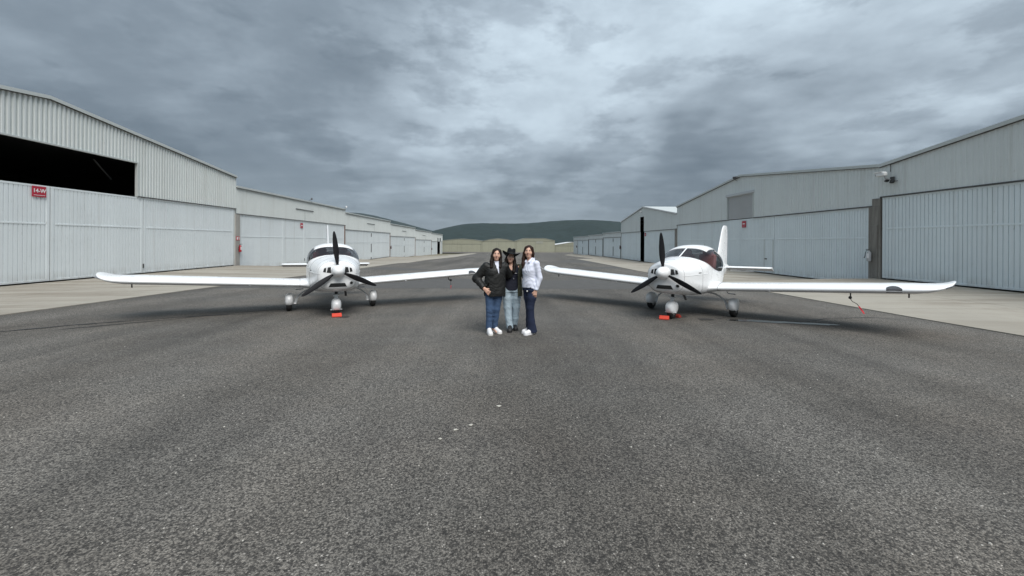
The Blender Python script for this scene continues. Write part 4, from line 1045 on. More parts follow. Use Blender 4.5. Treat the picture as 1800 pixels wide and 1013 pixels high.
    MB().box(-0.125, 0.125, 1.25, 1.285, 0.135, 0.155, 0.006).build('fairing_bracket', 'leg_white', g)
    # belly step and blade antennas
    for sg in (1, -1):
        MB().tube([(sg * 0.62, -0.70, 0.60), (sg * 0.70, -0.72, 0.46), (sg * 0.86, -0.72, 0.455)], 0.012, 7).build('step', 'steel', root)
    MB().tube([(0, -1.2, 1.44), (0, -1.26, 1.72)], [0.006, 0.003], 6).build('antenna', 'dark_trim', root)
    return root
def pose(root, X, Y, a, prop):
    n = Vector((0, SLOPE, 1)).normalized(); f_ = Vector((math.cos(a), math.sin(a), 0)); f_ -= n * f_.dot(n); f_.normalize(); r = f_.cross(n)
    M = Matrix((r, f_, n)).transposed().to_4x4(); M.translation = Vector((X, Y, -SLOPE * Y + 0.002))
    root.matrix_world = M
    for ch in root.children:
        if ch.name.startswith('propeller'): ch.rotation_euler = (0, prop, 0)
    return M
def chock(M, x, y, rz, w_, label, mat='chock_orange'):
    r = empty('wheel_chock'); r.matrix_world = M @ Matrix.Translation((x, y, 0.006)) @ Matrix.Rotation(rz, 4, 'Z')
    MB().prism([(0.0, 0.0), (0.115, 0.0), (0.115, 0.02), (0.05, 0.075), (0.02, 0.075), (0.0, 0.045)], -w_ / 2, w_ / 2).build('wedge', mat, r).rotation_euler = (0, 0, PI / 2)
    MB().box(-w_ / 2 + 0.02, w_ / 2 - 0.02, -0.11, -0.004, -0.005, 0.0).build('rubber_foot', 'black_rubber', r)
    tag(r, label, 'chock', 'orange wheel chocks'); return r
def ribbon(M, x, y, z, sway, label):
    r = empty('pitot_cover'); r.matrix_world = M @ Matrix.Translation((x, y, z))
    MB().lathe([(0.010, -0.06), (0.026, -0.04), (0.028, 0.05), (0.014, 0.07)], 'Y', n=10).build('sleeve', 'black_plastic', r, smooth=50)
    pts = [(0, 0.03, -0.02), (sway[0] * .15, 0.02, -0.07), (sway[0] * .5, sway[1] * .4, -0.115), (sway[0] * .62, sway[1] * .6, -0.15)]
    MB().tube(pts, 0.006, 6).build('cord', 'black_plastic', r)
    V = []; n = 9
    for i in range(n):
        t = i / (n - 1); c = Vector((sway[0] * (.62 + .38 * t), sway[1] * (.6 + .4 * t) + 0.012 * math.sin(t * 7), -0.15 - sway[2] * t)); wd = 0.022 * (0.5 + t * 0.5)
        for k in (-1, 1):
            for q in (-1, 1): V.append((c.x + wd * k * math.cos(1.2 * t), c.y + wd * k * math.sin(1.2 * t) + q * 0.0012, c.z))
    F = []
    for i in range(n - 1):
        a = i * 4; b_ = a + 4; F += [(a, a + 2, b_ + 2, b_), (a + 1, b_ + 1, b_ + 3, a + 3), (a, b_, b_ + 1, a + 1), (a + 2, a + 3, b_ + 3, b_ + 2)]
    F += [(0, 1, 3, 2), (n * 4 - 4, n * 4 - 2, n * 4 - 1, n * 4 - 3)]
    MB().add(V, F).build('streamer', 'ribbon_red', r)
    tag(r, label, 'streamer', 'red pitot streamers'); return r
ac0 = make_aircraft(); ac1 = copy_tree(ac0)
tag(ac0, 'white low-wing propeller aircraft left of the women, nose straight at the viewer', 'aircraft', 'parked light aircraft')
tag(ac1, 'white low-wing propeller aircraft right of the women, turned to show its left side', 'aircraft', 'parked light aircraft')
M0 = pose(ac0, -4.3245, 10.3306, -1.1165, 0.1112)
M1 = pose(ac1, 4.6638, 9.7566, -2.3265, 0.0531)
chock(M0, 0.0, 1.209 + 0.155, 0.0, 0.20, 'orange chock before the nose wheel of the left aircraft')
chock(M1, 0.09, 1.209 + 0.185, 0.28, 0.20, 'long orange chock before the nose wheel of the right aircraft')
c3 = chock(M1, -0.02, 1.209 - 0.17, PI - 0.2, 0.17, 'dark red chock end poking out beside the right aircraft nose wheel', 'chock_dark')
ribbon(M0, -3.05, LE - 0.14, wing_z(3.05) - 0.15, (-0.01, 0.02, 0.10), 'red streamer hanging under the left aircraft wing, next to the women')
ribbon(M1, -3.05, LE - 0.14, wing_z(3.05) - 0.15, (-0.20, 0.08, 0.13), 'red streamer blown sideways under the right aircraft outer wing')
# ------------------------------------------------------------------ people: continuous surfaces grown from distance fields
simple('skin', (0.60, 0.36, 0.265), 0.5, 0.10, 18)
simple('skin_deep', (0.58, 0.35, 0.26), 0.5, 0.10, 18)
simple('hair_dark', (0.012, 0.008, 0.006), 0.6, 0.5, 40, spec=0.2, bump=0.002, bscale=120)
simple('hair_brown', (0.024, 0.011, 0.007), 0.6, 0.5, 40, spec=0.2, bump=0.002, bscale=120)
simple('leather_black', (0.014, 0.0145, 0.014), 0.55, 0.35, 9, spec=0.3, bump=0.010, bscale=14)
simple('canvas_olive', (0.046, 0.048, 0.027), 0.8, 0.35, 9, bump=0.008, bscale=16)
simple('cotton_navy', (0.008, 0.010, 0.022), 0.85, 0.3, 9, bump=0.006, bscale=18)
simple('cotton_white', (0.66, 0.69, 0.80), 0.75, 0.05, 9, bump=0.010, bscale=13)
simple('denim_blue', (0.044, 0.083, 0.160), 0.85, 0.40, 7, bump=0.006, bscale=22)
simple('denim_light', (0.37, 0.46, 0.52), 0.85, 0.22, 6, bump=0.008, bscale=16)
simple('denim_navy', (0.007, 0.014, 0.040), 0.85, 0.35, 8, bump=0.005, bscale=20)
simple('shoe_white', (0.72, 0.72, 0.73), 0.55, 0.06, 20)
simple('shoe_sole', (0.60, 0.585, 0.55), 0.7, 0.1, 20)
simple('shoe_black', (0.014, 0.014, 0.015), 0.6, 0.3, 20)
simple('felt_black', (0.010, 0.011, 0.013), 0.85, spec=0.15, var=0.3, scale=20)
simple('lip', (0.33, 0.085, 0.075), 0.4, 0.1)
simple('teeth', (0.75, 0.73, 0.69), 0.3, 0.03)
simple('eye_dark', (0.012, 0.009, 0.008), 0.2, 0.2)
simple('brow', (0.022, 0.013, 0.010), 0.7, 0.2)

class Field:
    def __init__(s, lo, hi, h):
        s.lo = np.array(lo, float); s.h = h; n = np.ceil((np.array(hi) - s.lo) / h).astype(int) + 1; s.n = n
        s.v = np.full(n, 0.25, np.float32)
    def sl(s, lo, hi):
        a = np.clip(np.floor((np.array(lo) - s.lo) / s.h).astype(int), 0, s.n - 1); b = np.clip(np.ceil((np.array(hi) - s.lo) / s.h).astype(int) + 1, 1, s.n)
        if (b <= a).any(): return None
        g = [(s.lo[i] + s.h * np.arange(a[i], b[i])).astype(np.float32) for i in range(3)]
        return tuple(slice(a[i], b[i]) for i in range(3)), g[0][:, None, None], g[1][None, :, None], g[2][None, None, :]
    def merge(s, r, d, k):
        a = s.v[r]
        if k > 0:
            t = np.clip(0.5 + 0.5 * (a - d) / k, 0, 1); s.v[r] = a * (1 - t) + d * t - k * t * (1 - t)
        else: s.v[r] = np.minimum(a, d)
    def cap(s, a, b, ra, rb, k=0.02, sq=None):
        a, b = np.array(a, float), np.array(b, float); R = max(ra, rb) + 0.06 + k
        q = s.sl(np.minimum(a, b) - R, np.maximum(a, b) + R)
        if q is None: return s
        r, X, Y, Z = q; ab = b - a; L2 = max(ab @ ab, 1e-9)
        t = np.clip(((X - a[0]) * ab[0] + (Y - a[1]) * ab[1] + (Z - a[2]) * ab[2]) / L2, 0, 1)
        dx_, dy_, dz_ = X - a[0] - t * ab[0], Y - a[1] - t * ab[1], Z - a[2] - t * ab[2]
        if sq: dx_, dy_, dz_ = dx_ / sq[0], dy_ / sq[1], dz_ / sq[2]
        s.merge(r, np.sqrt(dx_ ** 2 + dy_ ** 2 + dz_ ** 2) - (ra + (rb - ra) * t), k); return s
    def chain(s, pts, rad, k=0.02, sq=None):
        for i in range(len(pts) - 1): s.cap(pts[i], pts[i + 1], rad[i], rad[i + 1], k, sq)
        return s
    def ell(s, c, rad, k=0.02, M=None, sub=False):
        R = max(rad) + 0.06 + k; q = s.sl(np.array(c) - R, np.array(c) + R)
        if q is None: return s
        r, X, Y, Z = q; x, y, z = X - c[0], Y - c[1], Z - c[2]
        if M is not None: x, y, z = (M[0][i] * x + M[1][i] * y + M[2][i] * z if False else None for i in range(3)) if False else (M[0, 0] * x + M[1, 0] * y + M[2, 0] * z, M[0, 1] * x + M[1, 1] * y + M[2, 1] * z, M[0, 2] * x + M[1, 2] * y + M[2, 2] * z)
        n0 = np.sqrt((x / rad[0]) ** 2 + (y / rad[1]) ** 2 + (z / rad[2]) ** 2); d = (n0 - 1) * min(rad)
        if sub: s.v[r] = np.maximum(s.v[r], -d)
        else: s.merge(r, d, k)
        return s
    def loft(s, secs, k=0.02, e=2.3, yaw=0.0):
        """secs: (z, cx, cy, a, b) rising"""
        zs = [q[0] for q in secs]; A = max(max(q[3], q[4]) for q in secs) + 0.08
        cx0 = [q[1] for q in secs]; cy0 = [q[2] for q in secs]
        q = s.sl((min(cx0) - A, min(cy0) - A, zs[0] - 0.04), (max(cx0) + A, max(cy0) + A, zs[-1] + 0.04))
        r, X, Y, Z = q; f_ = [np.interp(Z, zs, [w_[i] for w_ in secs]).astype(np.float32) for i in range(1, 5)]
        x, y = X - f_[0], Y - f_[1]; c, si = math.cos(yaw), math.sin(yaw); x, y = c * x + si * y, -si * x + c * y
        n0 = (np.abs(x / f_[2]) ** e + np.abs(y / f_[3]) ** e) ** (1 / e); d = (n0 - 1) * np.minimum(f_[2], f_[3])
        d = np.maximum(d, np.maximum(zs[0] - Z, Z - zs[-1])); s.merge(r, d, k); return s
    def cut(s, fn):
        _, X, Y, Z = s.sl(s.lo, s.lo + s.h * (s.n - 1)); s.v = np.maximum(s.v, fn(X, Y, Z).astype(np.float32)); return s
    def warp(s, fn):
        _, X, Y, Z = s.sl(s.lo, s.lo + s.h * (s.n - 1)); s.v = s.v + fn(X, Y, Z).astype(np.float32); return s
    def mesh(s, name):
        v = s.v.copy()
        for ax in range(3):
            for e in (0, -1):
                i = [slice(None)] * 3; i[ax] = e; v[tuple(i)] = np.maximum(v[tuple(i)], 0.01)
        ins = v < 0; n = np.array(v.shape)
        c = np.zeros(n - 1, np.int8)
        for o in np.ndindex(2, 2, 2): c += ins[o[0]:n[0] - 1 + o[0], o[1]:n[1] - 1 + o[1], o[2]:n[2] - 1 + o[2]]
        act = np.argwhere((c > 0) & (c < 8)); idx = np.full(n - 1, -1, np.int32); idx[tuple(act.T)] = np.arange(len(act))
        sm = np.zeros((len(act), 3)); ct = np.zeros(len(act)); cor = list(np.ndindex(2, 2, 2))
        val = {o: v[act[:, 0] + o[0], act[:, 1] + o[1], act[:, 2] + o[2]] for o in cor}
        for o in cor:
            for ax in range(3):
                if o[ax]: continue
                p = list(o); p[ax] = 1; p = tuple(p); a, b = val[o], val[p]; m_ = (a < 0) != (b < 0)
                t = np.where(m_, a / np.where(m_, a - b, 1), 0); pos = np.array(o, float)[None, :].repeat(len(act), 0); pos[:, ax] = t
                sm[m_] += pos[m_]; ct[m_] += 1
        V = s.lo + s.h * (act + sm / np.maximum(ct, 1)[:, None])
        F = []
        for ax in range(3):
            b1, b2 = (ax + 1) % 3, (ax + 2) % 3
            i0 = [slice(1, -1)] * 3; i0[ax] = slice(0, -1); i1 = [slice(1, -1)] * 3; i1[ax] = slice(1, None)
            A, B = ins[tuple(i0)], ins[tuple(i1)]; e = np.argwhere(A != B)
            off = np.ones(3, int); off[ax] = 0; e = e + off; sg = ins[tuple(e.T)]
            q = []
            for (u, w_) in ((0, 0), (1, 0), (1, 1), (0, 1)):
                p = e.copy(); p[:, b1] -= u; p[:, b2] -= w_; q.append(idx[tuple(p.T)])
            q = np.stack(q, 1); q[~sg] = q[~sg][:, ::-1]; F.append(q)
        F = np.concatenate(F); me = bpy.data.meshes.new(name); me.from_pydata(V.tolist(), [], F.tolist()); me.update()
        me.polygons.foreach_set('use_smooth', [True] * len(me.polygons)); return me
    def build(s, name, mat, parent): return link(name, s.mesh(name), mat, parent)

def rotm(yaw, tilt=0.0, nod=0.0):
    cy, sy = math.cos(yaw), math.sin(yaw); ct, st = math.cos(tilt), math.sin(tilt); cn, sn = math.cos(nod), math.sin(nod)
    return np.array([[cy, -sy, 0], [sy, cy, 0], [0, 0, 1]]) @ np.array([[ct, 0, st], [0, 1, 0], [-st, 0, ct]]) @ np.array([[1, 0, 0], [0, cn, -sn], [0, sn, cn]])
def hand(F, wrist, d, side, palm_n, curl=0.5, spread=1.0):
    """palm, four unequal fingers and a thumb leaving the side of the palm"""
    d = np.array(d, float); d /= np.linalg.norm(d); n = np.array(palm_n, float); n -= d * (n @ d); n /= np.linalg.norm(n); s_ = np.cross(d, n) * side
    w_ = np.array(wrist, float)
    for o in (-0.022, 0.0, 0.022): F.cap(w_ + s_ * o * 0.6, w_ + d * 0.075 + s_ * o, 0.017, 0.0145, 0.014)
    for i, (o, L) in enumerate(((-0.030, 0.066), (-0.010, 0.078), (0.010, 0.073), (0.029, 0.058))):
        b0 = w_ + d * 0.080 + s_ * o; dirs = d + s_ * o * 3.0 * spread; dirs /= np.linalg.norm(dirs)
        c1 = curl; p1 = b0 + (dirs * math.cos(c1 * .5) + n * math.sin(c1 * .5)) * L * 0.55
        p2 = p1 + (dirs * math.cos(c1 * 1.4) + n * math.sin(c1 * 1.4)) * L * 0.5
        F.cap(b0 - d * 0.012, p1, 0.0098, 0.0088, 0.003); F.cap(p1, p2, 0.0088, 0.0074, 0.002)
    t0 = w_ + d * 0.022 - s_ * 0.024; t1 = t0 + d * 0.030 - s_ * 0.026 + n * 0.012; t2 = t1 + d * 0.032 - s_ * 0.006 + n * 0.012
    F.cap(t0, t1, 0.0125, 0.0105, 0.008); F.cap(t1, t2, 0.0105, 0.0085, 0.003)
def folds(amp, *terms):
    """irregular cloth folds: several warped waves, stronger low on each garment"""
    rs = np.random.RandomState(len(terms) * 31 + int(amp * 1e5))
    def fn(X, Y, Z):
        wx = 0.035 * np.sin(X * 19 + Z * 7 + rs.rand() * 6) + 0.03 * np.sin(Z * 17 - Y * 15 + rs.rand() * 6); o = 0
        T = list(terms) + [(rs.uniform(-60, 60), rs.uniform(-50, 50), rs.uniform(-90, 90), rs.rand() * 6) for _ in range(3)]
        for fx_, fy_, fz_, ph in T:
            m_ = 0.5 + 0.5 * np.sin(X * rs.uniform(8, 16) + Z * rs.uniform(8, 18) + Y * 9 + rs.rand() * 6)
            o = o + m_ * np.sin((X + wx) * fx_ + Y * fy_ + (Z + wx) * fz_ + ph)
        return amp * 1.1 * o / len(T)
    return fn
def head_parts(P, F, hc, M, skin, smile=True):
    """adds the head to body field F and builds eyes, brows and mouth as children"""
    g = lambda x, y, z: np.array(hc) + M @ np.array((x, y, z))
    F.ell(g(0, 0.008, 0.022), (0.073, 0.090, 0.088), 0.02, M)
    F.ell(g(0, -0.018, -0.030), (0.058, 0.066, 0.078), 0.03, M)
    F.ell(g(0, -0.045, -0.088), (0.026, 0.026, 0.022), 0.03, M)                    # chin
    for sx in (-1, 1):
        F.ell(g(sx * 0.036, -0.052, -0.028), (0.024, 0.022, 0.022), 0.025, M)      # cheeks
        F.ell(g(sx * 0.073, 0.004, -0.012), (0.010, 0.018, 0.030), 0.008, M)       # ears
    F.cap(g(0, -0.082, 0.020), g(0, -0.101, -0.022), 0.0085, 0.0125, 0.012)        # nose
    for sx in (-1, 1):
        F.ell(g(sx * 0.030, -0.084, 0.012), (0.014, 0.012, 0.009), 0.0, M, sub=True)
    def blob(name, mat, c, r, parent=P):
        fd = Field(g(*c) - max(r) * 1.5 - 0.004, g(*c) + max(r) * 1.5 + 0.004, max(0.0012, min(r) / 3)); fd.ell(g(*c), r, 0.0, M); return fd.build(name, mat, parent)
    for sx in (-1, 1):
        e = blob('eye', 'teeth', (sx * 0.030, -0.071, 0.012), (0.012, 0.010, 0.0065)); blob('iris', 'eye_dark', (sx * 0.030, -0.0785, 0.012), (0.0064, 0.005, 0.0060), e)
        fd = Field(g(sx * 0.030, -0.080, 0.031) - 0.03, g(sx * 0.030, -0.080, 0.031) + 0.03, 0.0015); fd.cap(g(sx * 0.014, -0.0865, 0.029), g(sx * 0.046, -0.074, 0.030), 0.0036, 0.0024, 0.0); fd.build('eyebrow', 'brow', P)
    fd = Field(g(0, -0.085, -0.052) - 0.04, g(0, -0.085, -0.052) + 0.04, 0.0016)
    up = 0.006 if smile else 0.0
    fd.cap(g(-0.024, -0.073, -0.050 + up), g(0, -0.086, -0.055), 0.0045, 0.0072, 0.004); fd.cap(g(0.024, -0.073, -0.050 + up), g(0, -0.086, -0.055), 0.0045, 0.0072, 0.004)
    mo = fd.build('mouth', 'lip', P)
    if smile:
        fd = Field(g(0, -0.085, -0.052) - 0.03, g(0, -0.085, -0.052) + 0.03, 0.0014); fd.cap(g(-0.014, -0.0835, -0.052), g(0.014, -0.0835, -0.052), 0.0042, 0.0042, 0.0); fd.cap(g(0, -0.0895, -0.0535), g(0, -0.088, -0.0535), 0.0042, 0.0042, 0.004); fd.build('teeth', 'teeth', mo)
def long_hair(P, hc, M, mat, locks, crown=True, hgt=0.006):
    g = lambda x, y, z: np.array(hc) + M @ np.array((x, y, z))
    lo = np.array(hc) - (0.20, 0.20, 0.46); hi = np.array(hc) + (0.20, 0.20, 0.17)
    F = Field(lo, hi, 0.0048)
    F.ell(g(0, 0.014, 0.026), (0.083, 0.100, 0.096), 0.01, M)
    F.ell(g(0, 0.040, -0.06), (0.078, 0.070, 0.13), 0.03, M)
    F.ell(g(0, -0.090, -0.036), (0.066, 0.082, 0.112), 0.0, M, sub=True)         # face opening
    F.ell(g(0.012, -0.10, 0.060), (0.030, 0.045, 0.030), 0.0, M, sub=True)       # parting shows forehead
    for pts, rad, sq in locks: F.chain([g(*p) for p in pts], rad, 0.018, sq)
    F.warp(folds(0.0016, (260, 40, 6, 0), (150, -210, 12, 1.3)))
    return F.build('hair', mat, P)
def shoe(P, heel, dirn_, L, mat, sole='shoe_sole', wd=0.045, hh=0.075):
    d = np.array((*dirn_, 0.0)); d /= np.linalg.norm(d); h0 = np.array((heel[0], heel[1], 0.0)); z0 = heel[2]
    up = np.array((0, 0, 1.0))
    lo = np.minimum(h0, h0 + d * L) - 0.09; hi = np.maximum(h0, h0 + d * L) + 0.09; lo[2] = z0 - 0.01; hi[2] = z0 + 0.17
    F = Field(lo, hi, 0.0045)
    F.cap(h0 + d * 0.03 + up * (z0 + 0.040), h0 + d * (L - 0.045) + up * (z0 + 0.034), wd * 0.86, wd, 0.02)
    F.cap(h0 + d * 0.035 + up * (z0 + hh + 0.03), h0 + d * (L * 0.62) + up * (z0 + 0.045), 0.040, 0.034, 0.03)
    F.cut(lambda X, Y, Z: (z0 + 0.022) - Z)
    s_ = F.build('shoe', mat, P)
    F = Field(lo, hi, 0.0045); F.cap(h0 + d * 0.03 + up * (z0 + 0.02), h0 + d * (L - 0.045) + up * (z0 + 0.02), wd * 0.93, wd * 1.07, 0.0)
    F.cut(lambda X, Y, Z: np.maximum(z0 - Z, Z - (z0 + 0.024))); F.build('sole', sole, s_)
    return s_
def legs(F, J, r, k=0.03, e=0.0):
    for sd in 'lr': F.chain([J['hip' + sd], J['knee' + sd], J['ank' + sd]], r, k)
def body_field(J, hc, M, arms, slim=1.0, h=0.0058):
    F = Field((-0.55, -0.32, -0.01), (0.55, 0.34, hc[2] + 0.15), h)
    zs = J['z']                                              # pelvis, waist, chest, shoulder
    F.loft([(zs[0] - 0.06, 0, 0.0, 0.13, 0.09), (zs[0] + 0.03, 0, 0, 0.145, 0.10), (zs[1], J['wx'], 0, 0.112, 0.085), (zs[2], J['cx'], 0, 0.14, 0.10), (zs[3] - 0.01, J['cx'], 0.005, 0.125, 0.075), (zs[3] + 0.03, J['cx'], 0.01, 0.07, 0.05)], 0.03)
    F.cap((J['cx'], 0.012, zs[3] - 0.02), np.array(hc) + M @ np.array((0, 0.018, -0.07)), 0.052, 0.047, 0.03)
    legs(F, J, (0.076, 0.050, 0.036))
    for a in arms: F.chain(a, (0.047, 0.038, 0.026), 0.025)
    return F
def locate(root, x, y, yaw): root.location = (x, y, gz(y) + 0.001); root.rotation_euler = (0, 0, yaw)

# ---- woman in the black jacket
def woman_jacket():
    P = empty('person'); hc = (0.035, -0.01, 1.445); M = rotm(-0.10, 0.07)
    J = dict(hipl=(-0.082, 0, 0.80), kneel=(-0.088, -0.025, 0.44), ankl=(-0.098, 0.01, 0.07), hipr=(0.075, 0, 0.80), kneer=(0.040, 0.0, 0.45), ankr=(0.012, 0.075, 0.07), z=(0.83, 0.98, 1.13, 1.25), wx=0.01, cx=0.02)
    aL = [(-0.150, 0.01, 1.225), (-0.325, 0.065, 1.005), (-0.205, -0.105, 0.845)]; aR = [(0.185, 0.02, 1.225), (0.29, 0.15, 1.06), (0.36, 0.20, 1.10)]
    F = body_field(J, hc, M, (aL, aR)); head_parts(P, F, hc, M, 'skin', True)
    hand(F, (-0.196, -0.118, 0.832), (0.66, -0.12, -0.62), -1, (0.15, 0.9, 0.1), 0.35, 1.3)
    hand(F, (0.37, 0.205, 1.10), (0.7, 0.1, 0.2), 1, (0, -1, 0), 0.5)
    for sd, dd in (('l', (0, -1)), ('r', (0.3, -1))): F.cap(J['ank' + sd], (J['ank' + sd][0] + dd[0] * 0.10, J['ank' + sd][1] - 0.12, 0.035), 0.033, 0.024, 0.02)
    F.build('body', 'skin', P)
    H = 0.008
    F = Field((-0.24, -0.20, 0.05), (0.24, 0.24, 0.98), H)
    F.loft([(0.76, 0, 0.005, 0.155, 0.115), (0.90, 0.0, 0, 0.155, 0.11), (0.95, 0.005, 0, 0.14, 0.10)], 0.03); legs(F, J, (0.098, 0.066, 0.055), 0.02)
    F.cut(lambda X, Y, Z: 0.085 - Z); F.warp(folds(0.0065, (20, 10, 95, 0), (-35, 20, 60, 1.1), (10, -30, 140, 2)))
    F.build('jeans', 'denim_blue', P)
    F = Field((-0.46, -0.26, 0.66), (0.48, 0.30, 1.36), H)
    F.loft([(0.69, 0.005, 0.0, 0.192, 0.145), (0.74, 0.005, 0.0, 0.200, 0.150), (0.90, 0.008, 0, 0.196, 0.146), (1.05, 0.012, 0, 0.190, 0.142), (1.16, 0.018, 0, 0.188, 0.132), (1.23, 0.02, 0.005, 0.165, 0.105), (1.285, 0.025, 0.012, 0.105, 0.085), (1.325, 0.03, 0.015, 0.072, 0.072)], 0.03)
    F.chain(aL, (0.082, 0.076, 0.052), 0.03); F.chain(aR, (0.082, 0.072, 0.055), 0.03)
    a, b = np.array(aL[1]), np.array(aL[2]); F.cut(lambda X, Y, Z: np.where((X < -0.12) & (Z < 0.93) & (Y < -0.02), (X - b[0]) * 0.58 + (Y - b[1]) * -0.80 + (Z - b[2]) * -0.42 - 0.005, -1))
    F.cut(lambda X, Y, Z: 0.022 - np.maximum(np.abs(X - 0.035 - (1.30 - Z) * 0.16) * 0.7 - (Z - 1.08) * 0.12 + 0.022, Y + 0.02) - 0.0) # open neck
    F.warp(folds(0.0085, (30, 20, 75, 0), (-55, 30, 40, 2.0), (70, 20, -60, 0.7), (15, -40, 150, 1)))
    jk = F.build('jacket', 'leather_black', P)
    def pocket(x, z): 
        fd = Field((x - 0.07, -0.20, z - 0.05), (x + 0.07, -0.05, z + 0.05), 0.005); fd.loft([(z - 0.022, 0.012, 0, 0.196, 0.150), (z + 0.022, 0.012, 0, 0.198, 0.152)], 0); fd.cut(lambda X, Y, Z: np.abs(X - x) - 0.052); return fd
    pocket(-0.085, 1.10).build('pocket_flap', 'leather_black', jk); pocket(-0.09, 0.86).build('pocket_flap', 'leather_black', jk)
    F = Field((-0.12, -0.16, 1.05), (0.17, 0.10, 1.36), 0.006); F.loft([(1.08, 0.03, -0.002, 0.12, 0.122), (1.20, 0.03, 0.0, 0.11, 0.100), (1.29, 0.03, 0.008, 0.068, 0.068), (1.325, 0.032, 0.01, 0.058, 0.060)], 0.0); F.build('shirt', 'cotton_white', P)
    shoe(P, (J['ankl'][0], 0.045, 0.0), (0.05, -1), 0.255, 'shoe_white'); shoe(P, (J['ankr'][0] - 0.012, 0.115, 0.0), (0.50, -1), 0.25, 'shoe_white')
    long_hair(P, hc, M, 'hair_dark', [([(-0.055, -0.01, 0.07), (-0.078, -0.030, -0.03), (-0.085, -0.055, -0.13), (-0.075, -0.085, -0.235), (-0.06, -0.085, -0.27)], (0.026, 0.026, 0.030, 0.026, 0.012), (1, 1.1, 1)),
                                     ([(0.060, -0.005, 0.07), (0.080, -0.020, -0.03), (0.082, -0.045, -0.13), (0.080, -0.080, -0.22), (0.075, -0.085, -0.27)], (0.024, 0.024, 0.026, 0.022, 0.010), (1, 1.1, 1)),
                                     ([(0, 0.075, 0.02), (0, 0.095, -0.12), (0, 0.105, -0.28)], (0.06, 0.066, 0.045), (1.2, 0.7, 1))])
    return P
